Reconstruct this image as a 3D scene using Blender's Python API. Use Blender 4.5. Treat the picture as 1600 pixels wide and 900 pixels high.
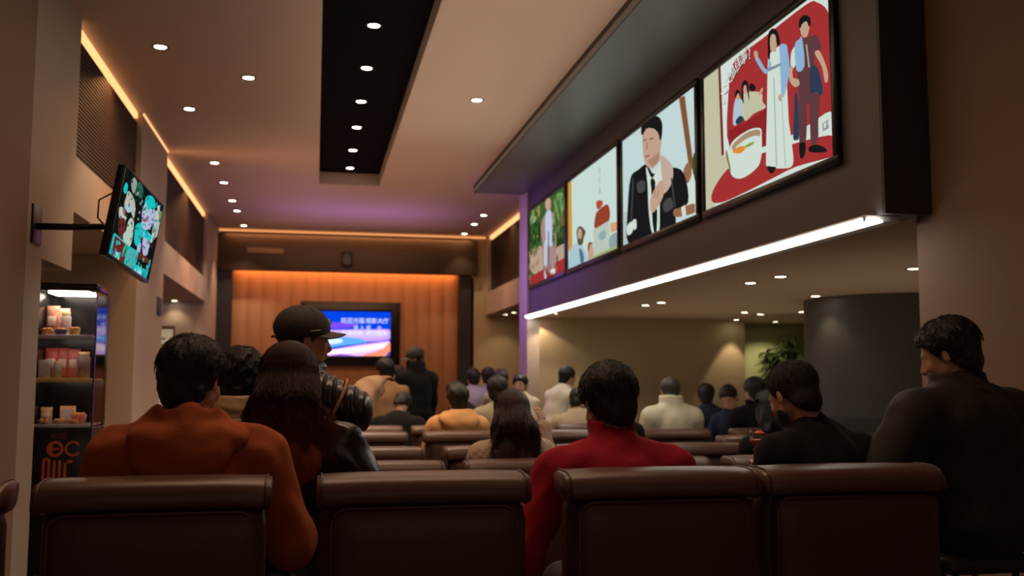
import bpy, bmesh, math, random
import numpy as np
from mathutils import Matrix, Vector
PI = math.pi
R = math.radians
SC = bpy.context.scene
COL = SC.collection
for _o in list(bpy.data.objects): bpy.data.objects.remove(_o)

# ------------------------------------------------------------ camera
CAMZ = 1.30
cd = bpy.data.cameras.new('camera'); cam = bpy.data.objects.new('camera', cd); COL.objects.link(cam); SC.camera = cam
cd.sensor_width = 36; cd.lens = 36 * 1500 / 1600; cd.clip_start = .05; cd.clip_end = 100
_yaw, _pit, _rol = .2015, .0928, .0017
_f = Vector((math.sin(_yaw) * math.cos(_pit), math.cos(_yaw) * math.cos(_pit), math.sin(_pit)))
_r = Vector((math.cos(_yaw), -math.sin(_yaw), 0)); _u = _r.cross(_f)
_r2 = _r * math.cos(_rol) + _u * math.sin(_rol); _u2 = -_r * math.sin(_rol) + _u * math.cos(_rol)
cam.matrix_world = Matrix(((_r2.x, _u2.x, -_f.x, 0), (_r2.y, _u2.y, -_f.y, 0), (_r2.z, _u2.z, -_f.z, CAMZ), (0, 0, 0, 1)))
cd.dof.use_dof = True; cd.dof.focus_distance = 4.1; cd.dof.aperture_fstop = 2.3

# ------------------------------------------------------------ world, exposure, large lights
SC.view_settings.view_transform = 'Standard'; SC.view_settings.look = 'None'
SC.view_settings.exposure = 0.0; SC.view_settings.gamma = 1.0; SC.view_settings.use_curve_mapping = False
wd = bpy.data.worlds.new('World'); SC.world = wd; wd.use_nodes = True
wd.node_tree.nodes['Background'].inputs[0].default_value = (.9, .7, .6, 1)
wd.node_tree.nodes['Background'].inputs[1].default_value = .015

XLc = -1.72
def area(name, loc, direction, sx, sy, col, power, spread=180):
    l = bpy.data.lights.new(name, 'AREA'); l.shape = 'RECTANGLE'; l.size = sx; l.size_y = sy
    l.color = col; l.energy = power; l.spread = R(spread)
    o = bpy.data.objects.new(name, l); COL.objects.link(o); o.location = loc
    o.rotation_euler = Vector(direction).to_track_quat('-Z', 'Y').to_euler()
    o['kind'] = 'helper'
    return o
WARM = (1, .60, .33)
# added unseen violet fills imitate the screen's glow; warm area lamps fill the hall
area('screen_glow_up', (.75, 15.2, 2.75), (0, -.02, 1), 2.2, 1.0, (.42, .18, 1), 7, 130)
area('screen_glow_right', (1.2, 12.4, 2.75), (1, -.03, -.12), 1.0, .6, (.35, .18, 1), 17, 130)
area('screen_glow_left', (.6, 13.5, 2.3), (-1, 0, 0), 1.2, 1.0, (.5, .25, 1), 7)
area('ceiling_uplight', (1.2, 4.5, 2.8), (0, 0, 1), 2.0, 11.5, (1, .71, .54), 44, 140)  # added unseen upward lamps brighten the ceiling, here and farther back
area('ceiling_uplight_far', (.6, 13.4, 2.8), (0, 0, 1), 3.0, 6.2, (1, .54, .38), 17, 140)
area('hall_downlight', (.8, 8.5, 3.85), (0, 0, -1), 3.0, 9, (1, .66, .42), 62)
area('side_room_bounce', (5.2, 9.0, .9), (0, 0, 1), 3.5, 7, (1, .74, .46), 17, 150)  # unseen upward lamp added in place of light off the floor
area('front_downlight', (.3, 3.9, 3.80), (-.02, -.10, -1), 2.6, .8, (1, .62, .38), 17, 130)  # one added area lamp for the downlights overhead, out of view
area('lobby_fill', (.6, -3.6, 2.2), (0, 1, -.08), 5, 2.4, (1, .66, .50), 14)  # added fill behind the camera, no fixture there
area('panel_wash', (.55, 15.4, 3.6), (0, 1, -.55), 3.4, .3, (1, .5, .25), 11, 120)  # added unseen lamp warming the wood panel
for _y0, _y1 in ((7.32, 9.83), (11.52, 15.73)):
    area('cove_wash', (XLc + -.025, (_y0 + _y1) / 2, 3.86), (-.35, 0, -1), .012, _y1 - _y0, (1, .42, .15), 34 * (_y1 - _y0) / 3, 150)
area('cove_up', (XLc + .05, 11.5, 3.72), (.5, 0, 1), .02, 8.4, (1, .42, .15), 6, 160)
area('cove_wash', (3.07 + .03, 15.4, 3.86), (.35, 0, -1), .012, 3.8, (1, .42, .15), 20, 150)
area('cove_far', (.6, 17.33, 3.84), (0, .2, -1), 4.4, .012, (1, .42, .15), 7, 160)

# ------------------------------------------------------------ materials
MATS = {}
def mat(name, col, rough=.6, metal=0, bump=0, bscale=40, var=0, vscale=6, spec=.5, sheen=0, coat=0, emit=None, es=0, trans=0, ior=1.45, stretch=(1, 1, 1), alpha=1):
    if name in MATS: return MATS[name]
    m = bpy.data.materials.new(name); m.use_nodes = True; nt = m.node_tree; N = nt.nodes; L = nt.links
    b = N['Principled BSDF']; b.inputs['Base Color'].default_value = (*col, 1); b.inputs['Roughness'].default_value = rough
    b.inputs['Metallic'].default_value = metal; b.inputs['Specular IOR Level'].default_value = spec
    b.inputs['Sheen Weight'].default_value = sheen; b.inputs['Coat Weight'].default_value = coat
    b.inputs['Transmission Weight'].default_value = trans; b.inputs['IOR'].default_value = ior; b.inputs['Alpha'].default_value = alpha
    if emit: b.inputs['Emission Color'].default_value = (*emit, 1); b.inputs['Emission Strength'].default_value = es
    if bump or var:
        tc = N.new('ShaderNodeTexCoord'); mp = N.new('ShaderNodeMapping'); mp.inputs['Scale'].default_value = stretch
        L.new(tc.outputs['Object'], mp.inputs[0])
    if bump:
        n = N.new('ShaderNodeTexNoise'); n.inputs['Scale'].default_value = bscale; n.inputs['Detail'].default_value = 4
        L.new(mp.outputs[0], n.inputs['Vector'])
        bp = N.new('ShaderNodeBump'); bp.inputs['Strength'].default_value = bump; bp.inputs['Distance'].default_value = .01
        L.new(n.outputs[0], bp.inputs['Height']); L.new(bp.outputs[0], b.inputs['Normal'])
    if var:
        n = N.new('ShaderNodeTexNoise'); n.inputs['Scale'].default_value = vscale; n.inputs['Detail'].default_value = 3
        L.new(mp.outputs[0], n.inputs['Vector'])
        mx = N.new('ShaderNodeMix'); mx.data_type = 'RGBA'
        mx.inputs[6].default_value = (*[c * (1 - var) for c in col], 1); mx.inputs[7].default_value = (*[min(1, c * (1 + var)) for c in col], 1)
        L.new(n.outputs[0], mx.inputs[0]); L.new(mx.outputs[2], b.inputs['Base Color'])
    MATS[name] = m
    return m
def emat(name, col, s=1.0):
    if name in MATS: return MATS[name]
    m = bpy.data.materials.new(name); m.use_nodes = True; nt = m.node_tree
    for n in list(nt.nodes): nt.nodes.remove(n)
    o = nt.nodes.new('ShaderNodeOutputMaterial'); e = nt.nodes.new('ShaderNodeEmission')
    e.inputs[0].default_value = (*col, 1); e.inputs[1].default_value = s; nt.links.new(e.outputs[0], o.inputs[0])
    MATS[name] = m
    return m
PLASTER = mat('plaster', (.42, .34, .27), .85, bump=.08, bscale=60, var=.05, vscale=3)
CEILM = mat('ceiling_paint', (.50, .40, .32), .8, bump=.03, bscale=50, var=.03, vscale=2)
BEIGE = mat('beige_plaster', (.48, .39, .23), .85, bump=.08, bscale=50, var=.06, vscale=2)
BROWNW = mat('brown_plaster', (.24, .15, .105), .8, bump=.06, bscale=50, var=.06, vscale=2)
DARKP = mat('dark_paint', (.028, .027, .03), .55, bump=.03, bscale=60)
FASC = mat('fascia_paint', (.075, .068, .075), .5, bump=.04, bscale=60, var=.1, vscale=2)
SOFF = mat('soffit_paint', (.10, .115, .10), .4, bump=.03)
BLACK = mat('black_plastic', (.008, .008, .009), .35)
GREENW = mat('green_wall', (.30, .36, .17), .8, var=.2, vscale=3, bump=.1)
DARKCOL = mat('column_slate', (.085, .085, .08), .5, bump=.05, bscale=30, var=.15, vscale=3)
WOODP = mat('orange_wood_panel', (.50, .25, .12), .5, bump=.02, bscale=12, var=.06, vscale=9, stretch=(6, 6, .25))
FRIEZE = mat('frieze_wood', (.06, .036, .022), .5, var=.2, vscale=9, stretch=(.3, 6, 6))
SLATM = mat('slat_wood', (.042, .027, .019), .55, var=.2, vscale=10)
FLOORM = mat('floor_tile', (.16, .10, .065), .35, bump=.04, bscale=20, var=.15, vscale=2)
LEATHER = mat('brown_leather', (.10, .047, .034), .36, bump=.09, bscale=260, var=.12, vscale=5, spec=.6)
LEATHER2 = mat('panel_leather', (.072, .036, .028), .42, bump=.09, bscale=260, var=.12, vscale=5, spec=.5)
DMETAL = mat('dark_metal', (.03, .03, .032), .35, metal=.8)
SKIN = mat('skin', (.50, .27, .18), .5, bump=.05, bscale=200, var=.06, vscale=20)
SKINF = mat('skin_fair', (.62, .38, .27), .5, bump=.05, bscale=200, var=.06, vscale=20)
HAIRK = mat('hair_black', (.012, .010, .010), .42, bump=.5, bscale=60, stretch=(4, 4, .6), spec=.5)
HAIRG = mat('hair_greying', (.05, .046, .044), .45, bump=.5, bscale=60, stretch=(4, 4, .6), spec=.5)
CLOTHN = mat('dark_trousers', (.02, .02, .026), .8, bump=.2, bscale=80)
SHOEM = mat('black_shoe_leather', (.012, .012, .012), .4)

# ------------------------------------------------------------ mesh helpers
def link(o, parent=None):
    COL.objects.link(o)
    if parent is not None: o.parent = parent
    return o
def tag(o, label=None, cat=None, group=None, kind=None):
    if label: o['label'] = label
    if cat: o['category'] = cat
    if group: o['group'] = group
    if kind: o['kind'] = kind
    return o
def empty(name, loc=(0, 0, 0), rz=0, label=None, cat=None, group=None):
    o = bpy.data.objects.new(name, None); o.empty_display_size = .1
    o.location = loc; o.rotation_euler = (0, 0, rz); link(o)
    return tag(o, label, cat, group)
class MB:
    """gathers shapes into one mesh"""
    def __init__(s): s.v = []; s.f = []; s.mi = []; s.mats = []; s.sm = []
    def _m(s, m):
        if m not in s.mats: s.mats.append(m)
        return s.mats.index(m)
    def add(s, v, f, m, smooth=False, M=None):
        o = len(s.v); k = s._m(m)
        s.v += [tuple(M @ Vector(p)) for p in v] if M is not None else [tuple(p) for p in v]
        for q in f: s.f.append(tuple(i + o for i in q)); s.mi.append(k); s.sm.append(smooth)
        return s
    def bm(s, b, m, smooth=False, M=None):
        b.verts.ensure_lookup_table(); b.verts.index_update()
        s.add([v.co[:] for v in b.verts], [[v.index for v in q.verts] for q in b.faces], m, smooth, M); b.free(); return s
    def box(s, lo, hi, m, bev=0, seg=2, M=None):
        b = bmesh.new(); bmesh.ops.create_cube(b, size=1)
        for v in b.verts: v.co = Vector([lo[i] + (v.co[i] + .5) * (hi[i] - lo[i]) for i in range(3)])
        if bev: bmesh.ops.bevel(b, geom=b.edges[:], offset=bev, segments=seg, profile=.5, affect='EDGES')
        return s.bm(b, m, bool(bev), M)
    def cyl(s, c, r, h, m, n=24, r2=None, axis='Z', smooth=True, M=None):
        r2 = r if r2 is None else r2; v = []; f = []
        for k, (rr, z) in enumerate(((r, 0), (r2, h))):
            for i in range(n):
                a = 2 * PI * i / n; p = (rr * math.cos(a), rr * math.sin(a), z)
                if axis == 'Y': p = (p[0], p[2], p[1])
                if axis == 'X': p = (p[2], p[0], p[1])
                v.append((c[0] + p[0], c[1] + p[1], c[2] + p[2]))
        for i in range(n): f.append((i, (i + 1) % n, n + (i + 1) % n, n + i))
        s.add(v, f, m, smooth, M); s.add(v[:n], [tuple(range(n))[::-1]], m, False, M); s.add(v[n:], [tuple(range(n))], m, False, M)
        return s
    def lathe(s, prof, c, m, n=32, M=None):
        v = []; f = []
        for r, z in prof:
            for i in range(n):
                a = 2 * PI * i / n; v.append((c[0] + r * math.cos(a), c[1] + r * math.sin(a), c[2] + z))
        for k in range(len(prof) - 1):
            for i in range(n): f.append((k * n + i, k * n + (i + 1) % n, (k + 1) * n + (i + 1) % n, (k + 1) * n + i))
        return s.add(v, f, m, True, M)
    def tube(s, pts, rad, m, n=8, M=None):
        pts = [Vector(p) for p in pts]; v = []; f = []
        rad = rad if hasattr(rad, '__len__') else [rad] * len(pts)
        for i, p in enumerate(pts):
            t = (pts[min(i + 1, len(pts) - 1)] - pts[max(i - 1, 0)]).normalized()
            a = t.cross(Vector((0, 0, 1)) if abs(t.z) < .9 else Vector((1, 0, 0))).normalized(); b2 = t.cross(a)
            for k in range(n):
                w = 2 * PI * k / n; v.append(tuple(p + (a * math.cos(w) + b2 * math.sin(w)) * rad[i]))
        for i in range(len(pts) - 1):
            for k in range(n): f.append((i * n + k, i * n + (k + 1) % n, (i + 1) * n + (k + 1) % n, (i + 1) * n + k))
        f.append(tuple(range(n))[::-1]); f.append(tuple(range((len(pts) - 1) * n, len(pts) * n)))
        return s.add(v, f, m, True, M)
    def build(s, name, parent=None, loc=None):
        me = bpy.data.meshes.new(name); me.from_pydata(s.v, [], s.f)
        for m in s.mats: me.materials.append(m)
        me.polygons.foreach_set('material_index', s.mi); me.polygons.foreach_set('use_smooth', s.sm); me.update()
        o = bpy.data.objects.new(name, me); link(o, parent)
        if loc: o.location = loc
        return o
def struct(name, boxes, m, bev=0):
    b = MB()
    for lo, hi in boxes: b.box(lo, hi, m, bev)
    return tag(b.build(name), kind='structure')
def copy_tree(o, parent=None):
    c = o.copy(); COL.objects.link(c)
    if parent is not None: c.parent = parent
    for ch in list(o.children): copy_tree(ch, c)
    return c
def text_mesh(s, size, extrude=0):
    c = bpy.data.curves.new('lettering', 'FONT'); c.body = s; c.size = size; c.align_x = 'CENTER'; c.align_y = 'CENTER'; c.extrude = extrude; c.resolution_u = 3
    o = bpy.data.objects.new('lettering', c); COL.objects.link(o)
    me = o.evaluated_get(bpy.context.evaluated_depsgraph_get()).to_mesh()
    v = [tuple(p.co) for p in me.vertices]; f = [tuple(p.vertices) for p in me.polygons]
    o.evaluated_get(bpy.context.evaluated_depsgraph_get()).to_mesh_clear()
    bpy.data.objects.remove(o); bpy.data.curves.remove(c)
    return v, f

# ------------------------------------------------------------ room
HC = 3.90; XL = -1.72; XR = 3.07; YF = 17.5; XF = 2.80
struct('floor', [((-6, -4, -.1), (9, 19, 0))], FLOORM)
# ceiling with the dark slot cut out
struct('ceiling', [((-3.5, -4, HC), (0, 18.5, HC + .3)), ((.81, -4, HC), (9, 18.5, HC + .3)), ((0, 13.05, HC), (.81, 18.5, HC + .3)),
                   ((0, -4, HC), (.81, -1, HC + .3))], CEILM)
struct('ceiling_slot', [((0, -1, HC + .165), (.81, 13.05, HC + .25))], mat('slot_black', (.004, .004, .005), .9, spec=.05))
struct('wall_back', [((-6, -4.2, 0), (9, -4, HC))], BROWNW)
# left wall: near brown part, pillar with niche, beam, pillars, alcoves
struct('wall_left', [((-2.6, -4, 0), (XL + .03, 6.1, HC))], BROWNW)
struct('pillar_left', [((-2.6, 6.1, 2.05), (XL, 7.3, HC)), ((-2.6, 6.1, 0), (XL, 6.55, 2.05)), ((-2.6, 6.55, 0), (-2.2, 7.3, 2.05)),
                       ((-2.6, 9.85, 0), (XL, 11.5, HC)), ((-2.6, 15.75, 0), (XL, YF + .6, HC))], PLASTER)
struct('beam_left', [((-2.6, 7.3, 2.48), (XL, 9.85, 2.88)), ((-2.6, 11.5, 2.48), (XL, 15.75, 2.85))], PLASTER)
struct('wall_alcove_left', [((-3.4, 6.1, 0), (-3.2, 18.1, HC)), ((-3.2, 7.3, 2.48), (-2.6, 9.85, 2.55)), ((-3.2, 11.5, 2.48), (-2.6, 15.75, 2.55)),
                            ((-3.2, 9.85, 0), (-2.6, 9.95, 2.5)), ((-3.2, 15.75, 0), (-2.6, 15.85, 2.5))], BEIGE)
struct('wall_upper_left', [((-2.6, 7.3, 2.88), (-1.90, 9.85, HC)), ((-2.6, 11.5, 2.85), (-1.90, 15.75, HC))], mat('slot_black', (.004, .004, .005), .9, spec=.05))
# right: fascia, soffit, columns, side room
struct('fascia_right', [((XF, 4.33, 2.13), (XF + .24, 12.5, HC))], FASC)
struct('fascia_end', [((XF + .001, 4.31, 2.128), (XF + .255, 4.33, HC))], DARKP)
struct('soffit_right', [((2.08, 3.0, 3.80), (XF, 12.75, 3.898))], SOFF)
struct('soffit_edge', [((2.065, 3.0, 3.795), (2.08, 12.76, 3.899))], DARKP)
struct('column_right', [((2.76, 12.5, 0), (2.93, 13.0, HC - .001))], PLASTER)
struct('wall_right_near', [((3.07, -4, 0), (5.2, 4.45, HC))], BROWNW)
struct('wall_right', [((5.0, 4.45, 0), (5.4, 5.0, HC)), ((8.8, 5.0, 0), (9, 14.2, HC))], BROWNW)
struct('ceiling_side', [((XF + .24, 4.45, 2.14), (8.8, 13.3, 2.24)), ((6.2, 13.3, 2.14), (8.8, 14.2, 2.24))], CEILM)
struct('wall_side_back', [((2.93, 13.15, 0), (6.18, 13.45, 2.3))], BEIGE)
struct('wall_side_green', [((6.18, 13.8, 0), (8.8, 14.0, 2.3))], GREENW)
struct('wall_upper_side', [((3.04, 4.45, 2.24), (3.1, 13.0, HC))], DARKP)
struct('wall_upper_right', [((XR + .12, 13.45, 2.85), (XR + .3, 17.35, HC))], MATS['slot_black'])
struct('beam_right', [((XR, 13.0, 2.44), (XR + .3, YF, 2.85)), ((XR, 17.3, 2.85), (XR + .3, YF, HC)), ((XR, 13.0, 2.85), (XR + .3, 13.45, HC))], PLASTER)
struct('wall_alcove_right', [((XR + .3, 13.45, 2.44), (5.2, YF, 2.5)), ((5.1, 13.45, 0), (5.2, YF, 2.5))], BEIGE)
# far wall
struct('wall_far', [((-3.4, YF + .35, 0), (9, YF + .6, HC))], mat('far_dark', (.05, .03, .02), .6))
struct('wall_far_side', [((2.86, YF, 0), (5.2, YF + .34, HC)), ((-3.2, YF, 0), (-1.74, YF + .34, HC))], BEIGE)
struct('frieze_far', [((-1.74, YF - .12, 3.17), (2.9, YF + .0, 3.82))], FRIEZE, .004)
struct('column_far', [((-1.72, YF - .02, 0), (-1.47, YF + .34, 3.17)), ((2.58, YF - .02, 0), (2.80, YF + .34, 3.17))], DARKP)
b = MB(); 
for i in range(16):
    x0 = -1.47 + i * (4.05 / 16); b.box((x0 + .0012, YF + .18, 0), (x0 + 4.05 / 16 - .0012, YF + .22, 3.75), WOODP, .002, 1)
tag(b.build('wall_far_panel'), kind='structure')
struct('baseboard_left', [((XL, 2.0, 0), (XL + .045, 6.1, .1))], DARKP)

# dark round column standing in the side room
b = MB(); b.cyl((6.1, 9.3, 0), .93, 2.14, DARKCOL, n=96)
tag(b.build('column_round'), kind='structure')
# horizontal louvres
def louvre(x, y0, y1, z0, z1, n, label):
    b = MB(); st = (z1 - z0) / n
    for i in range(n): b.box((x - .045, y0 + .005, z0 + i * st + st * .42), (x, y1 - .005, z0 + i * st + st * .98), SLATM)
    o = b.build('louvre_panel'); return tag(o, label, 'wall panel', 'slatted wall panels under the ceiling lights')
louvre(XL - .05, 7.3, 9.85, 2.88, 3.80, 30, 'dark horizontal slatted panel above the wall-mounted screen')
louvre(XL - .05, 11.5, 15.75, 2.85, 3.80, 30, 'dark slatted panel between the two far pillars of the left wall')
louvre(XR + .11, 13.45, 17.3, 2.85, 3.80, 30, 'dark slatted panel high on the right wall beyond the posters')
# cove strips along the ceiling edges
COVE = emat('cove_led', (1, .46, .18), 1.7)
COVEH = emat('cove_led_far', (1, .38, .13), .95)
def strip(name, lo, hi, m, label):
    b = MB(); b.box(lo, hi, m); o = b.build('light_strip'); return tag(o, label, 'strip light')
strip('s', (XL - .10, 7.32, 3.838), (XL - .045, 9.83, 3.893), COVE, 'warm light strip above the slatted panel nearest the wall screen')
strip('s', (XL, 9.85, 3.882), (XL + .012, 11.5, 3.895), COVE, 'short warm light strip on top of the broad left pillar')
strip('s', (XL - .10, 11.52, 3.838), (XL - .045, 15.73, 3.893), COVE, 'warm light strip above the farther slatted panel of the left wall')
strip('s', (XR + .045, 13.47, 3.838), (XR + .10, 17.28, 3.893), COVE, 'warm light strip above the slatted panel on the right wall')
strip('s', (-1.70, YF - .14, 3.855), (3.05, YF - .10, 3.89), COVEH, 'warm light strip across the top of the far wall')
strip('s', (-1.45, YF + .05, 3.24), (2.56, YF + .10, 3.30), emat('cove_led_panel', (1, .36, .10), 12), 'orange light strip washing down the far wood panel')
LEDW = emat('white_led', (1, .93, .80), 13)
t = empty('linear_lamp', (XF - .01, 8.4, 2.13), 0, 'long white linear lamp along the bottom edge of the poster wall', 'linear lamp')
b = MB(); b.box((-.06, -4.02, -.035), (.14, 4.07, 0.0), mat('lamp_housing', (.6, .6, .6), .4), .004, 1); b.build('housing', t)
b = MB(); b.box((-.054, -4.06, -.045), (.012, 4.05, -.034), LEDW); b.box((-.066, -4.0, -.032), (-.0601, 4.05, -.018), LEDW); b.build('diffuser', t)

# ceiling downlights
DLE = emat('downlight_glow', (1, .86, .62), 14)
DLR = mat('downlight_rim', (.05, .045, .04), .4)
def spot(x, y, z, power, ang=95, col=(1, .74, .5), tilt=None):
    l = bpy.data.lights.new('downlight_lamp', 'SPOT'); l.energy = power; l.color = col; l.spot_size = R(ang); l.spot_blend = .6; l.shadow_soft_size = .03
    return l
dl0 = None
def downlight(x, y, z, label, group, power, ang=95, r=.05, blend=.6):
    global dl0
    if dl0 is None:
        t = empty('downlight', (0, 0, 0))
        b = MB(); b.lathe([(.052, 0), (.062, -.001), (.064, -.006), (.056, -.009), (.047, -.004), (.046, .0)], (0, 0, 0), DLR, 28); b.build('rim', t)
        b = MB(); b.cyl((0, 0, -.006), .046, .004, DLE, 24); b.build('lens', t)
        dl0 = t; o = t
    else: o = copy_tree(dl0)
    o.location = (x, y, z); tag(o, label, 'downlight', group)
    if power:
        l = spot(x, y, z, power, ang); l.spot_blend = blend
        s = bpy.data.objects.new('downlight_lamp', l); COL.objects.link(s); s.location = (x, y, z - .02); s['kind'] = 'helper'
    return o
gL = 'downlights in a row along the left side of the ceiling'
wL = ['nearest of the ceiling downlights beside the left light strip', 'downlight level with the broad left pillar, second of its row', 'downlight beyond the broad left pillar, third of its row',
      'downlight fourth along the left ceiling row', 'downlight fifth along the left ceiling row', 'downlight sixth along the left ceiling row', 'farthest downlight of the left ceiling row, by the frieze']
for (y, lab) in zip((7.79, 9.59, 12.0, 13.22, 14.57, 15.46, 16.96), wL): downlight(-1.25, y, HC, lab, gL, 60, 80)
downlight(-.62, 8.46, HC, 'single downlight between the left row and the black ceiling slot', 'lone ceiling downlights', 80, 90)
downlight(1.44, 8.72, HC, 'single downlight in the pale ceiling right of the black slot', 'lone ceiling downlights', 80, 90)
for y, w in zip((15.06, 15.98, 17.1), ('nearest', 'middle', 'farthest')): downlight(2.61, y, HC, w + ' of three downlights by the far right ceiling corner', 'downlights by the far right corner', 30, 80)
gS = 'downlights inside the black ceiling slot'
for y, w in zip((7.42, 8.49, 9.56, 10.59, 11.69, 12.71), ('nearest', 'second', 'third', 'fourth', 'fifth', 'farthest')):
    downlight(.40, y, HC + .165, w + ' downlight inside the black ceiling slot', gS, 85, 85)
gR = 'downlights in the low ceiling of the side room'
for (x, y), w in zip(((3.78, 10.16), (3.74, 10.57), (3.765, 7.87), (3.765, 7.31), (5.02, 9.0), (5.75, 11.75), (5.39, 11.46), (6.05, 11.2), (4.49, 6.56)),
        ('right one of the pair under the second poster', 'left one of the pair under the second poster', 'left one of the pair above the man with the raised collar', 'right one of the pair above the man with the raised collar',
         'downlight close in front of the round column top', 'right one of the pair by the lit wall corner', 'left one of the pair by the lit wall corner', 'downlight over the potted plant beside the round column', 'downlight nearest the right pillar')):
    downlight(x, y, 2.14, 'low side-room ceiling light, ' + w, gR, 7, 100)
# wall washers making the two scallops on the side room's back wall
downlight(3.02, 12.97, 2.14, 'wall-washing downlight beside the violet column', 'wall washers of the side room', 14, 118, blend=.12)
downlight(3.06, 12.2, 2.14, 'downlight just past the end of the poster wall, by the violet column', 'wall washers of the side room', 26, 120, blend=.3)  # second lamp added to spread the left scallop more evenly
downlight(5.96, 12.95, 2.14, 'wall-washing downlight at the corner before the plant', 'wall washers of the side room', 26, 64, blend=.3)
downlight(6.75, 13.3, 2.14, 'downlight over the plant niche with the green wall', 'wall washers of the side room', 45, 130)
for (x, y), w in zip(((3.37, 17.08), (3.41, 16.54)), ('left', 'right')): downlight(x, y, 2.44, w + ' downlight in the low alcove under the right slatted panel', 'downlights in the right alcove', 9, 110)
for (x, y), w in zip(((-2.17, 14.2), (-2.16, 15.6)), ('left', 'right')): downlight(x, y, 2.48, w + ' downlight in the alcove under the farther left slatted panel', 'downlights in the left alcove', 6, 110)

# ------------------------------------------------------------ flat picture artwork
def clip(poly, x0, x1, y0, y1):
    def cut(P, ins, inter):
        o = []
        for i in range(len(P)):
            a, b_ = P[i - 1], P[i]
            if ins(b_):
                if not ins(a): o.append(inter(a, b_))
                o.append(b_)
            elif ins(a): o.append(inter(a, b_))
        return o
    def ix(v): return lambda a, b_: (v, a[1] + (b_[1] - a[1]) * (v - a[0]) / (b_[0] - a[0]))
    def iy(v): return lambda a, b_: (a[0] + (b_[0] - a[0]) * (v - a[1]) / (b_[1] - a[1]), v)
    for ins, it in ((lambda p: p[0] >= x0, ix(x0)), (lambda p: p[0] <= x1, ix(x1)), (lambda p: p[1] >= y0, iy(y0)), (lambda p: p[1] <= y1, iy(y1))):
        if poly: poly = cut(poly, ins, it)
    return poly
def smooth_poly(P, k=4):
    o = []; n = len(P)
    for i in range(n):
        p0, p1, p2, p3 = P[i - 1], P[i], P[(i + 1) % n], P[(i + 2) % n]
        for j in range(k):
            t = j / k
            o.append(tuple(.5 * (2 * p1[c] + (p2[c] - p0[c]) * t + (2 * p0[c] - 5 * p1[c] + 4 * p2[c] - p3[c]) * t * t + (3 * p1[c] - p0[c] - 3 * p2[c] + p3[c]) * t ** 3) for c in (0, 1)))
    return o
def picture(name, layers, rect, place, strength, parent, extra=(), gain=(1, 1, 1), flecks=()):
    """layers of coloured shapes on a screen; place(u, v, depth) gives the 3-D point"""
    b = MB(); x0, x1, y0, y1 = rect
    for i, (c, s, P) in enumerate(layers):
        P = smooth_poly(P) if s else P
        if i == 0: P = [(x0, y0), (x1, y0), (x1, y1), (x0, y1)]
        P = clip([tuple(p) for p in P], x0, x1, y0, y1)
        if len(P) < 3: continue
        c = tuple(max(0, min(1.5, a * g)) for a, g in zip(c, gain))
        nm = 'screen_%s_%03d_%03d_%03d' % (str(strength).replace('.', ''), c[0] * 255, c[1] * 255, c[2] * 255)
        m = emat(nm, c, strength)
        b2 = bmesh.new(); vs = [b2.verts.new(place(p[0], p[1], .0006 * (i + 1))) for p in P]
        try:
            fc = b2.faces.new(vs); bmesh.ops.triangulate(b2, faces=[fc])
        except Exception: pass
        b.bm(b2, m)
    rf = random.Random(3)
    for (cc, n_f, u0, u1, v0, v1, s0) in flecks:
        for _ in range(n_f):
            cu, cv, a_ = rf.uniform(u0, u1), rf.uniform(v0, v1), rf.uniform(0, 6.3); c_ = tuple(q * rf.uniform(.6, 1.3) for q in cc)
            P = [(cu + s0 * rf.uniform(.4, 1) * math.cos(a_ + k * 1.256), cv + 1.5 * s0 * rf.uniform(.4, 1) * math.sin(a_ + k * 1.256)) for k in range(5)]
            P = clip(P, x0, x1, y0, y1)
            if len(P) > 2:
                c_ = tuple(round(q, 1) if q > .2 else round(q, 2) for q in c_); i += 1
                b.add([place(p[0], p[1], .0006 * (len(layers) + 1) + .0001 * (i % 20)) for p in P], [tuple(range(len(P)))], emat('screen_%s_%03d_%03d_%03d' % ((str(strength).replace('.', ''),) + tuple(int(q * 255) for q in c_)), c_, strength))
    for (txt, u, v, size, ang, col, d, sx) in extra:
        V, F = text_mesh(txt, size); ca, sa = math.cos(ang), math.sin(ang)
        V = [place(u + (p[0] * ca - p[1] * sa) * sx, v + p[0] * sa + p[1] * ca, d) for p in V]
        b.add(V, F, emat('screen_ink_%03d_%03d_%03d' % tuple(int(q * 255) for q in col), col, strength))
    return b.build(name, parent)
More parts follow.
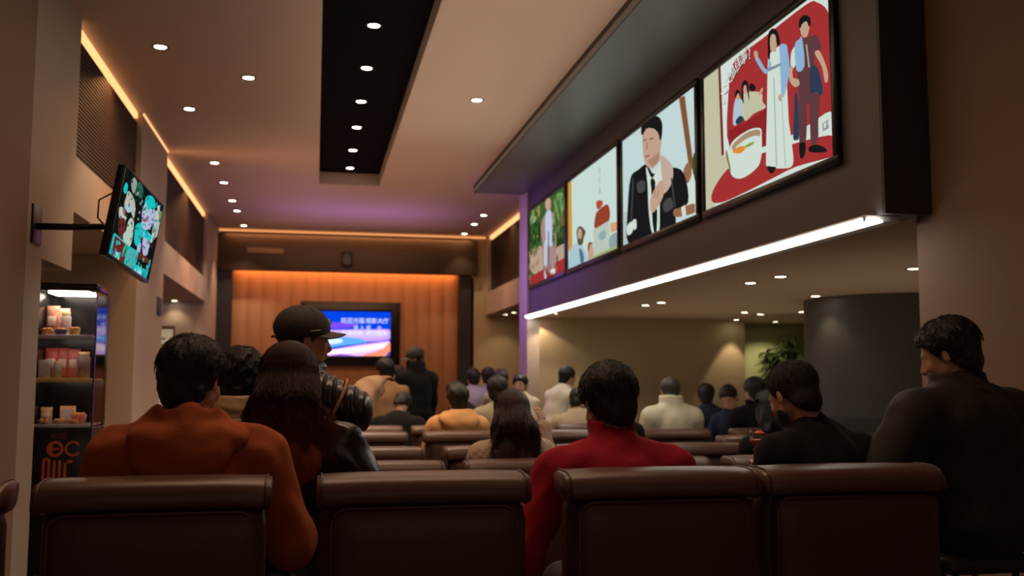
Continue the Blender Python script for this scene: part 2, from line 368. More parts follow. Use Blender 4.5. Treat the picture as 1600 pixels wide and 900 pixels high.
ART = {"4":[[[0.72,0.83,0.74],0,[[-6.543,4.497],[-4.384,3.528],[-4.465,2.129],[-6.628,2.484]]],[[0.62,0.6,0.42],0,[[-6.511,3.644],[-6.23,3.587],[-6.205,2.758],[-6.107,2.703],[-6.451,2.455],[-6.538,2.469]]],[[0.2,0.02,0.02],0,[[-6.25,3.505],[-6.209,3.505],[-6.18,2.856],[-6.221,2.857]]],[[0.75,0.85,0.8],0,[[-6.201,3.48],[-5.915,3.489],[-6.057,3.356],[-6.098,2.905],[-6.081,2.833],[-6.173,2.837]]],[[0.42,0.035,0.035],1,[[-5.931,3.473],[-5.555,3.472],[-4.995,3.478],[-4.859,3.436],[-4.753,3.342],[-4.728,3.193],[-4.712,2.803],[-4.816,2.777],[-5.179,2.751],[-5.523,2.767],[-6.079,2.884],[-6.08,3.294],[-6.015,3.412]]],[[0.3,0.02,0.025],0,[[-6.085,3.005],[-5.808,2.991],[-5.478,3.005],[-5.474,2.755],[-6.081,2.833]]],[[0.42,0.035,0.035],1,[[-6.402,2.57],[-6.334,2.663],[-6.026,2.753],[-5.492,2.721],[-4.784,2.645],[-4.692,2.568],[-4.695,2.515],[-5.16,2.548],[-5.436,2.54],[-5.885,2.525],[-6.236,2.526]]],[[0.72,0.83,0.74],1,[[-6.08,2.85],[-6.027,2.913],[-5.793,2.93],[-5.618,2.901],[-5.59,2.846],[-5.611,2.694],[-5.707,2.643],[-5.899,2.63],[-6.038,2.672],[-6.085,2.749]]],[[0.45,0.3,0.18],1,[[-6.028,2.888],[-5.811,2.918],[-5.625,2.892],[-5.638,2.842],[-5.87,2.842],[-6.003,2.84]]],[[0.72,0.83,0.74],1,[[-5.983,2.857],[-5.795,2.878],[-5.637,2.855],[-5.656,2.815],[-5.89,2.814]]],[[0.8,0.3,0.03],1,[[-6.03,2.842],[-5.907,2.851],[-5.827,2.821],[-5.909,2.802]]],[[0.25,0.4,0.05],1,[[-5.852,2.83],[-5.761,2.837],[-5.684,2.825],[-5.762,2.815]]],[[0.3,0.25,0.05],1,[[-6.119,2.876],[-6.094,2.819],[-6.059,2.727],[-6.075,2.71],[-6.111,2.789],[-6.14,2.847]]],[[0.5,0.62,0.72],1,[[-5.967,3.185],[-5.91,3.185],[-5.82,3.118],[-5.817,3.043],[-5.892,3.021],[-5.995,3.015],[-6.002,3.102]]],[[0.62,0.4,0.28],1,[[-5.947,3.213],[-5.912,3.219],[-5.884,3.189],[-5.907,3.172],[-5.937,3.184]]],[[0.012,0.011,0.012],1,[[-5.966,3.21],[-5.953,3.243],[-5.908,3.24],[-5.879,3.204],[-5.884,3.178],[-5.912,3.218],[-5.943,3.206]]],[[0.62,0.6,0.42],1,[[-5.835,3.188],[-5.745,3.178],[-5.573,3.119],[-5.559,3.059],[-5.518,3.008],[-5.682,3.014],[-5.808,2.999],[-5.842,3.058]]],[[0.62,0.4,0.28],1,[[-5.833,3.237],[-5.793,3.238],[-5.765,3.204],[-5.788,3.178],[-5.824,3.195]]],[[0.012,0.011,0.012],1,[[-5.862,3.179],[-5.851,3.256],[-5.813,3.277],[-5.763,3.249],[-5.751,3.193],[-5.741,3.111],[-5.773,3.186],[-5.793,3.238],[-5.83,3.223],[-5.828,3.12]]],[[0.012,0.011,0.012],1,[[-5.744,3.202],[-5.724,3.226],[-5.672,3.205],[-5.646,3.165],[-5.702,3.168]]],[[0.62,0.4,0.28],1,[[-5.607,3.121],[-5.561,3.147],[-5.545,3.131],[-5.58,3.105]]],[[0.02,0.05,0.08],1,[[-5.955,3.038],[-5.89,3.054],[-5.832,3.025],[-5.87,2.999],[-5.937,3.009]]],[[0.72,0.83,0.74],1,[[-5.463,3.298],[-5.412,3.335],[-5.301,3.336],[-5.225,3.302],[-5.247,3.166],[-5.248,3.031],[-5.225,2.889],[-5.182,2.685],[-5.177,2.567],[-5.279,2.564],[-5.497,2.622],[-5.52,2.689],[-5.492,2.993]]],[[0.3,0.5,0.72],1,[[-5.307,3.338],[-5.224,3.317],[-5.203,3.264],[-5.188,3.147],[-5.255,3.018],[-5.301,3.023],[-5.254,3.153],[-5.29,3.241]]],[[0.3,0.5,0.72],1,[[-5.642,3.389],[-5.588,3.355],[-5.483,3.241],[-5.447,3.292],[-5.416,3.251],[-5.484,3.218],[-5.539,3.251],[-5.63,3.353]]],[[0.62,0.4,0.28],1,[[-5.649,3.388],[-5.651,3.417],[-5.613,3.409],[-5.594,3.376],[-5.616,3.356]]],[[0.62,0.4,0.28],1,[[-5.322,3.033],[-5.285,3.026],[-5.287,2.989],[-5.318,2.991],[-5.336,3.018]]],[[0.62,0.4,0.28],1,[[-5.437,3.43],[-5.397,3.447],[-5.34,3.419],[-5.324,3.375],[-5.357,3.348],[-5.349,3.314],[-5.412,3.343],[-5.426,3.379]]],[[0.012,0.011,0.012],1,[[-5.455,3.327],[-5.449,3.45],[-5.405,3.478],[-5.342,3.455],[-5.304,3.398],[-5.294,3.334],[-5.337,3.364],[-5.347,3.414],[-5.391,3.442],[-5.424,3.418],[-5.421,3.346],[-5.437,3.289]]],[[0.25,0.3,0.35],0,[[-5.466,3.244],[-5.291,3.223],[-5.282,3.205],[-5.46,3.222]]],[[0.45,0.55,0.5],0,[[-5.389,3.165],[-5.373,3.16],[-5.364,2.593],[-5.383,2.597]]],[[0.5,0.6,0.55],0,[[-5.296,3.121],[-5.287,3.118],[-5.254,2.569],[-5.269,2.572]]],[[0.012,0.011,0.012],1,[[-5.497,2.622],[-5.433,2.608],[-5.377,2.589],[-5.429,2.564],[-5.467,2.578]]],[[0.13,0.05,0.055],1,[[-5.055,3.266],[-4.978,3.268],[-4.896,3.256],[-4.843,3.234],[-4.805,3.151],[-4.875,3.146],[-4.887,3.065],[-4.889,2.896],[-4.985,2.881],[-5.059,2.916],[-5.089,3.057],[-5.063,3.166]]],[[0.03,0.05,0.1],1,[[-4.928,3.071],[-4.853,3.054],[-4.8,2.912],[-4.823,2.883],[-4.927,2.893]]],[[0.62,0.4,0.28],1,[[-4.875,3.146],[-4.817,3.133],[-4.746,3.006],[-4.744,2.943],[-4.775,2.946],[-4.801,3.037]]],[[0.72,0.83,0.74],1,[[-5.147,3.238],[-5.079,3.259],[-5.084,3.158],[-5.152,3.143]]],[[0.62,0.4,0.28],1,[[-5.169,3.156],[-5.128,3.143],[-5.146,3.089],[-5.069,3.051],[-5.06,3.015],[-5.12,3.022],[-5.179,3.084]]],[[0.3,0.5,0.72],1,[[-5.099,3.266],[-5.048,3.285],[-5.011,3.28],[-4.993,3.106],[-5.086,3.112]]],[[0.62,0.4,0.28],1,[[-5.03,3.359],[-4.972,3.375],[-4.925,3.335],[-4.932,3.295],[-4.961,3.269],[-5.011,3.294]]],[[0.012,0.011,0.012],1,[[-5.044,3.365],[-5.033,3.402],[-4.971,3.406],[-4.912,3.366],[-4.909,3.322],[-4.931,3.323],[-4.951,3.359],[-5.001,3.363],[-5.025,3.346]]],[[0.5,0.45,0.4],0,[[-4.969,3.228],[-4.953,3.223],[-4.928,3.078],[-4.944,3.083]]],[[0.13,0.05,0.055],1,[[-5.059,2.931],[-4.979,2.893],[-4.995,2.655],[-5.067,2.658],[-5.072,2.833]]],[[0.13,0.05,0.055],1,[[-4.937,2.91],[-4.83,2.893],[-4.849,2.744],[-4.861,2.629],[-4.935,2.633],[-4.939,2.768]]],[[0.012,0.011,0.012],1,[[-5.067,2.665],[-5.0,2.649],[-5.009,2.587],[-5.049,2.57],[-5.07,2.601]]],[[0.012,0.011,0.012],1,[[-4.952,2.619],[-4.864,2.609],[-4.775,2.567],[-4.777,2.547],[-4.88,2.568],[-4.959,2.592]]],[[0.03,0.05,0.1],1,[[-5.109,2.96],[-5.074,2.964],[-5.07,2.716],[-5.1,2.695],[-5.139,2.719],[-5.12,2.86]]],[[0.35,0.33,0.36],0,[[-4.801,2.715],[-4.703,2.726],[-4.706,2.673],[-4.798,2.669]]],[[0.72,0.83,0.74],0,[[-4.788,2.709],[-4.757,2.713],[-4.764,2.683],[-4.784,2.683]]],[[0.72,0.83,0.74],0,[[-4.742,2.713],[-4.716,2.717],[-4.718,2.689],[-4.741,2.688]]]],"3":[[[0.62,0.78,0.78],0,[[-8.444,4.241],[-6.556,3.626],[-6.621,2.09],[-8.5,2.295]]],[[0.25,0.1,0.04],0,[[-7.008,3.502],[-6.887,3.487],[-6.727,2.874],[-6.813,2.87]]],[[0.5,0.62,0.6],0,[[-8.413,2.827],[-8.205,2.792],[-8.216,2.44],[-8.424,2.467]]],[[0.04,0.1,0.02],1,[[-6.748,2.953],[-6.639,2.957],[-6.634,2.635],[-6.714,2.631]]],[[0.72,0.83,0.74],1,[[-6.874,2.811],[-6.765,2.882],[-6.625,2.524],[-6.884,2.568]]],[[0.35,0.15,0.08],1,[[-6.92,2.916],[-6.81,2.945],[-6.766,2.845],[-6.846,2.787],[-6.923,2.84]]],[[0.012,0.011,0.012],1,[[-8.282,2.515],[-8.301,2.808],[-8.209,3.104],[-7.995,3.136],[-7.773,3.138],[-7.625,3.026],[-7.394,2.987],[-7.175,2.981],[-6.921,2.878],[-6.842,2.636],[-7.136,2.611],[-7.116,2.452],[-7.646,2.428]]],[[0.72,0.83,0.74],1,[[-7.78,3.118],[-7.626,2.984],[-7.391,3.088],[-7.361,2.97],[-7.457,2.827],[-7.48,2.506],[-7.643,2.51],[-7.726,2.71],[-7.748,2.946]]],[[0.012,0.011,0.012],1,[[-7.675,2.973],[-7.614,2.982],[-7.551,2.928],[-7.594,2.874],[-7.52,2.676],[-7.562,2.478],[-7.639,2.613],[-7.654,2.865]]],[[0.62,0.45,0.38],1,[[-7.4,3.131],[-7.227,3.041],[-7.144,2.954],[-7.18,2.854],[-7.334,2.8],[-7.399,2.857],[-7.361,2.97],[-7.436,3.098]]],[[0.62,0.4,0.28],1,[[-7.87,3.422],[-7.793,3.457],[-7.494,3.4],[-7.395,3.283],[-7.421,3.187],[-7.447,3.101],[-7.623,3.067],[-7.773,3.131],[-7.839,3.221]]],[[0.45,0.26,0.17],0,[[-7.741,3.156],[-7.444,3.172],[-7.459,3.093],[-7.611,3.075]]],[[0.012,0.011,0.012],1,[[-7.895,3.439],[-7.867,3.508],[-7.668,3.524],[-7.462,3.475],[-7.368,3.388],[-7.384,3.28],[-7.43,3.267],[-7.473,3.339],[-7.611,3.416],[-7.762,3.446],[-7.845,3.416]]],[[0.012,0.011,0.012],0,[[-7.834,3.366],[-7.759,3.358],[-7.759,3.348],[-7.834,3.355]]],[[0.012,0.011,0.012],0,[[-7.674,3.339],[-7.579,3.324],[-7.579,3.314],[-7.674,3.329]]],[[0.4,0.1,0.08],0,[[-7.801,3.216],[-7.679,3.201],[-7.691,3.187],[-7.789,3.199]]],[[0.4,0.22,0.14],0,[[-7.748,3.328],[-7.717,3.324],[-7.726,3.259],[-7.762,3.259]]],[[0.62,0.4,0.28],1,[[-7.677,2.733],[-7.656,2.823],[-7.512,2.899],[-7.419,2.922],[-7.331,2.874],[-7.357,2.788],[-7.46,2.726],[-7.607,2.686]]],[[0.3,0.17,0.11],0,[[-7.542,2.864],[-7.525,2.861],[-7.562,2.806],[-7.579,2.809]]],[[0.3,0.17,0.11],0,[[-7.467,2.86],[-7.45,2.857],[-7.481,2.791],[-7.498,2.794]]],[[0.06,0.06,0.065],0,[[-8.129,3.087],[-8.089,3.084],[-8.154,2.695],[-8.195,2.701]]],[[0.06,0.06,0.065],0,[[-7.179,2.893],[-7.147,2.89],[-7.083,2.64],[-7.114,2.646]]],[[0.07,0.07,0.07],1,[[-7.999,3.017],[-7.808,3.0],[-7.799,2.913],[-7.969,2.925]]],[[0.07,0.07,0.07],1,[[-7.348,2.726],[-7.185,2.736],[-7.135,2.649],[-7.323,2.642]]],[[0.72,0.83,0.74],1,[[-8.291,2.672],[-8.154,2.695],[-8.13,2.604],[-8.266,2.59]]],[[0.72,0.83,0.74],1,[[-8.141,2.693],[-8.035,2.698],[-8.025,2.62],[-8.103,2.617]]],[[0.35,0.15,0.08],1,[[-7.11,2.625],[-6.932,2.614],[-6.691,2.599],[-6.671,2.532],[-6.985,2.547],[-7.112,2.577]]],[[0.72,0.83,0.74],0,[[-6.957,2.618],[-6.872,2.622],[-6.856,2.535],[-6.935,2.539]]]],"2":[[[0.66,0.82,0.76],0,[[-10.513,4.149],[-8.392,3.605],[-8.436,2.106],[-10.539,2.293]]],[[0.7,0.35,0.05],0,[[-10.457,3.557],[-10.279,3.52],[-10.241,2.723],[-10.405,2.711]]],[[0.35,0.06,0.03],1,[[-9.334,2.949],[-9.23,2.984],[-8.9,2.985],[-8.88,2.816],[-9.353,2.817]]],[[0.5,0.08,0.04],1,[[-9.305,3.08],[-9.177,3.079],[-9.063,3.037],[-9.154,2.994],[-9.266,3.005]]],[[0.55,0.65,0.55],0,[[-9.416,2.811],[-8.866,2.821],[-8.827,2.523],[-9.397,2.491]]],[[0.3,0.45,0.48],1,[[-9.211,2.736],[-9.012,2.75],[-8.989,2.674],[-9.162,2.669]]],[[0.3,0.42,0.42],1,[[-8.847,2.654],[-8.595,2.659],[-8.546,2.5],[-8.827,2.523]]],[[0.75,0.4,0.2],0,[[-8.829,2.787],[-8.569,2.767],[-8.567,2.683],[-8.813,2.692]]],[[0.45,0.66,0.7],1,[[-10.355,2.671],[-10.216,2.752],[-9.946,2.748],[-9.747,2.658],[-9.584,2.514],[-9.751,2.456],[-10.345,2.492]]],[[0.1,0.17,0.3],1,[[-9.947,2.684],[-9.804,2.634],[-9.761,2.535],[-9.864,2.5]]],[[0.12,0.09,0.05],1,[[-10.044,2.89],[-9.943,2.931],[-9.788,2.891],[-9.688,2.829],[-9.756,2.784],[-9.814,2.714],[-9.976,2.736],[-10.022,2.806]]],[[0.62,0.4,0.28],1,[[-10.003,2.852],[-9.943,2.907],[-9.845,2.876],[-9.829,2.826],[-9.87,2.785],[-9.963,2.806]]],[[0.62,0.4,0.28],1,[[-9.592,2.622],[-9.515,2.673],[-9.42,2.645],[-9.39,2.551],[-9.476,2.501],[-9.583,2.529]]],[[0.3,0.1,0.04],1,[[-9.608,2.64],[-9.58,2.697],[-9.472,2.695],[-9.409,2.659],[-9.499,2.671],[-9.571,2.604]]],[[0.4,0.5,0.2],1,[[-9.37,2.533],[-8.873,2.543],[-8.554,2.529],[-8.555,2.488],[-9.319,2.467]]]],"1":[[[0.06,0.12,0.03],0,[[-12.708,4.093],[-10.398,3.608],[-10.418,2.231],[-12.705,2.423]]],[[0.3,0.4,0.1],1,[[-12.259,3.543],[-11.907,3.545],[-11.839,3.376],[-12.187,3.37]]],[[0.45,0.3,0.05],1,[[-12.004,3.435],[-11.866,3.443],[-11.839,3.36],[-11.976,3.367]]],[[0.2,0.35,0.12],1,[[-11.076,3.455],[-10.672,3.437],[-10.619,3.229],[-10.96,3.258]]],[[0.5,0.6,0.4],1,[[-12.331,3.426],[-12.116,3.422],[-12.088,3.258],[-12.288,3.257]]],[[0.2,0.12,0.06],1,[[-10.903,3.162],[-10.566,3.135],[-10.623,2.976],[-10.87,2.984]]],[[0.02,0.05,0.01],1,[[-10.962,3.026],[-10.513,3.015],[-10.496,2.734],[-10.907,2.787]]],[[0.02,0.05,0.01],1,[[-12.375,3.302],[-11.84,3.282],[-11.814,3.029],[-12.288,3.03]]],[[0.55,0.4,0.28],1,[[-12.332,2.907],[-11.708,2.952],[-11.644,2.638],[-12.26,2.673]]],[[0.5,0.4,0.3],1,[[-11.082,2.81],[-10.516,2.82],[-10.497,2.651],[-11.025,2.657]]],[[0.42,0.035,0.035],0,[[-12.405,2.624],[-11.579,2.646],[-10.412,2.668],[-10.414,2.504],[-12.26,2.488]]],[[0.45,0.1,0.05],1,[[-11.452,2.617],[-10.851,2.623],[-10.967,2.564],[-11.389,2.566]]],[[0.45,0.28,0.28],1,[[-11.733,3.203],[-11.51,3.321],[-11.138,3.289],[-10.962,3.084],[-10.966,2.679],[-11.204,2.59],[-11.579,2.631],[-11.655,2.945]]],[[0.6,0.68,0.85],1,[[-11.498,3.289],[-11.321,3.35],[-11.174,3.265],[-11.141,2.906],[-11.263,2.893],[-11.449,2.948]]],[[0.6,0.65,0.8],1,[[-11.551,2.962],[-11.399,2.941],[-11.427,2.555],[-11.554,2.553]]],[[0.62,0.4,0.28],1,[[-11.497,3.456],[-11.395,3.505],[-11.221,3.458],[-11.222,3.348],[-11.421,3.367]]],[[0.1,0.05,0.03],0,[[-11.348,3.084],[-11.298,3.076],[-11.302,2.66],[-11.351,2.666]]],[[0.72,0.83,0.74],1,[[-11.229,2.593],[-11.025,2.594],[-10.991,2.538],[-11.181,2.535]]]],"far":[[[0.0,0.045,0.62],0,[[-0.158,2.499],[1.368,2.523],[1.38,1.613],[-0.139,1.605]]],[[0.16,0.06,0.75],1,[[-0.049,2.266],[0.649,2.275],[0.681,2.214],[0.41,2.18],[-0.046,2.155]]],[[0.5,0.3,0.85],1,[[0.004,2.115],[0.471,2.151],[0.873,2.155],[1.31,2.16],[1.312,1.986],[0.877,1.941],[0.254,1.996],[0.006,2.004]]],[[0.55,0.4,0.9],1,[[0.054,2.095],[0.853,2.135],[1.259,2.139],[1.291,2.048],[0.855,2.002],[0.154,2.026]]],[[0.1,0.35,0.95],1,[[-0.043,2.003],[0.654,2.01],[0.876,1.962],[0.897,1.921],[0.506,1.867],[-0.039,1.792]]],[[0.6,0.75,0.95],1,[[0.007,1.974],[0.414,1.988],[0.475,1.938],[0.356,1.896],[0.009,1.873]]],[[0.01,0.02,0.35],1,[[-0.039,1.812],[0.357,1.836],[0.756,1.9],[1.059,1.943],[1.292,1.966],[0.958,1.906],[0.457,1.826],[-0.038,1.752]]],[[0.75,0.45,0.9],0,[[-0.038,1.752],[0.357,1.805],[0.757,1.879],[1.313,1.956],[1.321,1.68],[-0.036,1.651]]],[[0.95,0.75,0.85],1,[[0.258,1.774],[0.757,1.839],[1.303,1.925],[1.263,1.843],[0.859,1.758],[0.309,1.714]]],[[0.95,0.25,0.15],1,[[0.841,1.657],[0.92,1.728],[1.162,1.781],[1.323,1.935],[1.33,1.762],[1.225,1.679],[1.083,1.648]]],[[0.25,0.1,0.6],1,[[0.261,1.663],[0.439,1.715],[0.659,1.686],[0.831,1.657]]],[[0.05,0.05,0.3],0,[[1.225,1.649],[1.315,1.772],[1.337,1.649]]]],"tv":[[[0.005,0.008,0.008],0,[[-0.5,-0.5],[1.5,-0.5],[1.5,1.5],[-0.5,1.5]]],[[0.01,0.55,0.55],1,[[0.059,0.761],[0.08,0.838],[0.128,0.832],[0.135,0.759],[0.096,0.722]]],[[0.3,0.35,0.3],1,[[0.178,0.916],[0.232,0.972],[0.299,0.936],[0.283,0.811],[0.214,0.836]]],[[0.02,0.12,0.08],1,[[0.306,0.939],[0.382,0.996],[0.475,0.902],[0.436,0.824],[0.355,0.845]]],[[0.5,0.5,0.42],1,[[0.14,0.706],[0.153,0.778],[0.239,0.78],[0.342,0.724],[0.387,0.577],[0.326,0.587],[0.26,0.649],[0.196,0.584],[0.133,0.61]]],[[0.35,0.6,0.7],1,[[0.176,0.612],[0.253,0.665],[0.296,0.61],[0.222,0.568]]],[[0.3,0.12,0.1],1,[[0.061,0.524],[0.159,0.586],[0.201,0.479],[0.096,0.451]]],[[0.55,0.55,0.5],1,[[0.054,0.539],[0.11,0.573],[0.156,0.513],[0.231,0.509],[0.193,0.449],[0.096,0.451]]],[[0.12,0.02,0.02],1,[[0.095,0.416],[0.207,0.481],[0.273,0.301],[0.162,0.273]]],[[0.45,0.6,0.5],1,[[0.276,0.475],[0.324,0.549],[0.395,0.526],[0.429,0.398],[0.419,0.256],[0.284,0.238],[0.238,0.321],[0.285,0.391]]],[[0.01,0.55,0.55],1,[[0.548,0.798],[0.548,0.896],[0.646,0.962],[0.758,0.953],[0.784,0.865],[0.697,0.787],[0.603,0.765]]],[[0.5,0.55,0.75],1,[[0.525,0.711],[0.562,0.834],[0.627,0.776],[0.726,0.82],[0.758,0.641],[0.68,0.535],[0.585,0.569]]],[[0.5,0.5,0.75],1,[[0.697,0.787],[0.806,0.855],[0.816,0.704],[0.76,0.586]]],[[0.01,0.55,0.55],1,[[0.453,0.514],[0.555,0.593],[0.612,0.507],[0.611,0.329],[0.501,0.321],[0.455,0.425]]],[[0.01,0.55,0.55],1,[[0.595,0.5],[0.69,0.557],[0.863,0.535],[0.83,0.467],[0.638,0.446]]],[[0.55,0.6,0.5],1,[[0.828,0.885],[0.907,0.93],[0.959,0.611],[0.854,0.458],[0.842,0.638]]],[[0.15,0.3,0.12],1,[[0.924,0.888],[0.996,0.909],[1.007,0.824],[0.942,0.796]]],[[0.4,0.5,0.45],1,[[0.932,0.733],[1.001,0.782],[0.984,0.602],[0.929,0.58]]],[[0.45,0.5,0.75],1,[[0.662,0.437],[0.812,0.46],[0.835,0.308],[0.729,0.278]]],[[0.4,0.5,0.7],1,[[0.578,0.317],[0.638,0.374],[0.656,0.209],[0.585,0.234]]],[[0.5,0.03,0.1],1,[[0.579,0.631],[0.648,0.708],[0.682,0.675],[0.613,0.618]]],[[0.01,0.55,0.55],0,[[0.041,0.241],[0.062,0.267],[0.351,0.247],[0.604,0.258],[0.912,0.267],[0.947,0.279],[0.926,-0.03],[0.034,-0.077],[0.03,-0.018]]],[[0.14,0.02,0.015],0,[[0.072,0.246],[0.354,0.24],[0.366,0.024],[0.08,0.024]]],[[0.14,0.02,0.015],0,[[0.62,0.264],[0.919,0.269],[0.91,0.129],[0.613,0.11]]],[[0.01,0.005,0.005],0,[[0.636,0.185],[0.924,0.219],[0.903,0.135],[0.616,0.111]]],[[0.4,0.6,0.55],1,[[0.119,0.046],[0.175,0.102],[0.236,0.081],[0.242,0.019],[0.138,0.006]]],[[0.1,0.4,0.42],1,[[0.384,0.176],[0.533,0.248],[0.597,0.188],[0.553,0.041],[0.426,0.045]]],[[0.3,0.8,0.8],1,[[0.597,0.023],[0.707,0.11],[0.787,0.055],[0.724,-0.015]]],[[0.02,0.3,0.35],1,[[0.787,0.055],[0.865,0.114],[0.901,-0.006],[0.811,-0.002]]]]}

# four lit posters on the fascia
YS = [(12.42, 10.56), (10.42, 8.60), (8.44, 6.68), (6.51, 4.735)]
LAB = ['lit poster of a figure in pink among green foliage, farthest of the four', 'lit poster with two faces and a red box on a pale ground, second farthest',
       'lit poster of a young man in a black leather jacket with hand on chest', 'large lit poster with a woman in white and a man before a red backdrop']
EX = {4: [(ch, u, v, .105, a, (.9, .95, .9), .03, 1.0) for ch, u, v, a in (('人', -6.10, 3.255, 1.0), ('次', -6.03, 3.315, .8), ('温', -5.95, 3.365, .62), ('佳', -5.86, 3.40, .45), ('事', -5.77, 3.415, .25), ('?', -5.69, 3.41, .1))]
           + [(ch, u + .004, v - .006, .118, a, (.02, .02, .02), .0285, 1.0) for ch, u, v, a in (('人', -6.10, 3.255, 1.0), ('次', -6.03, 3.315, .8), ('温', -5.95, 3.365, .62), ('佳', -5.86, 3.40, .45), ('事', -5.77, 3.415, .25), ('?', -5.69, 3.41, .1))],
      2: [('多', -9.12, 3.36, .09, 0, (.25, .35, .33), .02, .8), ('乐', -9.12, 3.26, .09, 0, (.25, .35, .33), .02, .8), ('味', -9.12, 3.16, .09, 0, (.25, .35, .33), .02, .8)], 1: [], 3: []}
for i, (ya, yb) in enumerate(YS):
    t = empty('light_box_poster', (XF, (ya + yb) / 2, 2.515), 0, LAB[i], 'lit poster', 'lit posters along the dark fascia')
    def pl(u, v, d, t=t): return (XF - .022 - d - t.location.x, -u - t.location.y, v - t.location.z)
    b = MB(); L = (ya - yb) / 2; z0, z1 = -.0, .985
    for lo, hi in (((-.035, -L - .05, z0 - .05), (.0, L + .05, z0)), ((-.035, -L - .05, z1), (.0, L + .05, z1 + .05)), ((-.035, -L - .05, z0), (.0, -L, z1)), ((-.035, L, z0), (.0, L + .05, z1))): b.box(lo, hi, BLACK, .003, 1)
    b.box((-.021, -L, z0), (-.001, L, z1), BLACK); b.build('frame', t)
    if i >= 2:
        for yy in (-.7, -.15, .55): b = MB(); b.box((-.037, yy * L, z0 - .02), (-.034, yy * L + .05, z0 - .012), mat('orange_clip', (.6, .2, .05), .5)); b.build('clip', t)
    picture('picture', ART[str(i + 1)], (-ya, -yb, 2.515, 3.50), pl, .86, t, EX[i + 1], flecks=(((.05, .14, .03), 30, -12.4, -11.85, 2.9, 3.5, .06), ((.05, .14, .03), 30, -11.1, -10.6, 2.9, 3.5, .06), ((.3, .35, .12), 12, -12.4, -11.85, 2.9, 3.45, .04), ((.3, .35, .12), 12, -11.1, -10.6, 2.9, 3.45, .04), ((.45, .3, .15), 10, -12.4, -11.85, 2.6, 2.95, .05), ((.3, .03, .03), 16, -12.4, -10.6, 2.52, 2.7, .05)) if i == 0 else ())

# far screen on the wood panel
YT = YF + .1
t = empty('wall_screen', (.62, YT, 1.5), 0, 'large blue and pink screen in a black surround on the orange wood wall', 'screen')
b = MB(); b.box((-.90, -.02, 0), (.89, .08, 1.16), BLACK, .012); b.build('surround', t)
def plf(u, v, d): return (u - .62, -.022 - d, v - 1.5)
b = MB()
for lo, hi in (((-.74, -.05, .14), (.74, -.02, .17)), ((-.74, -.05, .99), (.74, -.02, 1.02)), ((-.74, -.05, .17), (-.72, -.02, .99)), ((.72, -.05, .17), (.74, -.02, .99))): b.box(lo, hi, mat('screen_bezel', (.01, .01, .012), .25), .003, 1)
b.build('bezel', t)
WHT = (.75, .8, 1)
EF = [('欢迎光临', .65, 2.31, .108, 0, WHT, .012, 1.0), ('观影大厅', 1.09, 2.31, .104, 0, WHT, .012, 1.0), ('请 入 座', .82, 2.185, .09, 0, WHT, .012, 1), ('中', 1.13, 2.185, .08, 0, WHT, .012, 1), ('文明观影 请勿喧哗', .86, 2.09, .1, 0, WHT, .012, 1)]
picture('picture', ART['far'], (-.09, 1.33, 1.68, 2.48), plf, 1.35, t, EF)

# tilted screen hanging from the left wall
TW, TH = 1.0, .5625
t = empty('hanging_screen', (-1.148, 6.53, 2.26), 0, 'black screen on a wall arm showing teal and pale figures, by the left pillar', 'screen')
yw, ti, ro = 1.485, .141, -.072
n_ = Vector((math.sin(yw) * math.cos(ti), -math.cos(yw) * math.cos(ti), -math.sin(ti))); r_ = Vector((math.cos(yw), math.sin(yw), 0)); u_ = n_.cross(r_)
if u_.z < 0: u_ = -u_
ra = r_ * math.cos(ro) + u_ * math.sin(ro); ua = -r_ * math.sin(ro) + u_ * math.cos(ro)
MT = Matrix(((ra.x, -n_.x, ua.x, 0), (ra.y, -n_.y, ua.y, 0), (ra.z, -n_.z, ua.z, 0), (0, 0, 0, 1)))
b = MB(); b.box((-TW / 2, .002, -TH / 2), (TW / 2, .045, TH / 2), BLACK, .006, 2, MT); b.box((-.28, .045, -.18), (.28, .075, .16), BLACK, .01, 2, MT); b.build('casing', t)
b = MB()
for lo, hi in (((-TW / 2, -.004, -TH / 2), (TW / 2, .002, -TH / 2 + .02)), ((-TW / 2, -.004, TH / 2 - .012), (TW / 2, .002, TH / 2)), ((-TW / 2, -.004, -TH / 2), (-TW / 2 + .012, .002, TH / 2)), ((TW / 2 - .012, -.004, -TH / 2), (TW / 2, .002, TH / 2))): b.box(lo, hi, BLACK, .001, 1, MT)
b.build('bezel', t)
def plt(u, v, d): return tuple(MT @ Vector(((u - .5) * TW, .001 - d * .3, (v - .5) * TH)))
picture('picture', ART['tv'], (.014, .986, .035, .98), plt, .95, t, flecks=(((.01, .5, .5), 26, .5, .95, .5, .95, .022), ((.01, .45, .45), 40, .05, .95, .04, .22, .03), ((.5, .5, .45), 16, .15, .5, .4, .9, .02),
    ((.0, .01, .01), 40, .1, .95, .35, .95, .02), ((.02, .10, .07), 26, .1, .95, .45, .95, .022), ((.2, .03, .02), 14, .1, .95, .25, .6, .02), ((.45, .5, .7), 16, .55, .9, .4, .8, .018)))
b = MB(); e0 = MT @ Vector((0, .08, 0)); b.tube([e0, (-.35, -.1, -.02), (-.57, -.15, -.03)], .022, DMETAL, 10); b.box((-.60, -.25, -.14), (-.56, -.05, .10), DMETAL, .005); b.build('wall_bracket', t)
b = MB(); b.tube([MT @ Vector((-.3, .07, -.1)), MT @ Vector((-.42, .12, -.05)), MT @ Vector((-.46, .12, .05)), MT @ Vector((-.4, .07, .12)), MT @ Vector((-.3, .06, .08))], .006, BLACK, 6); b.build('cable', t)

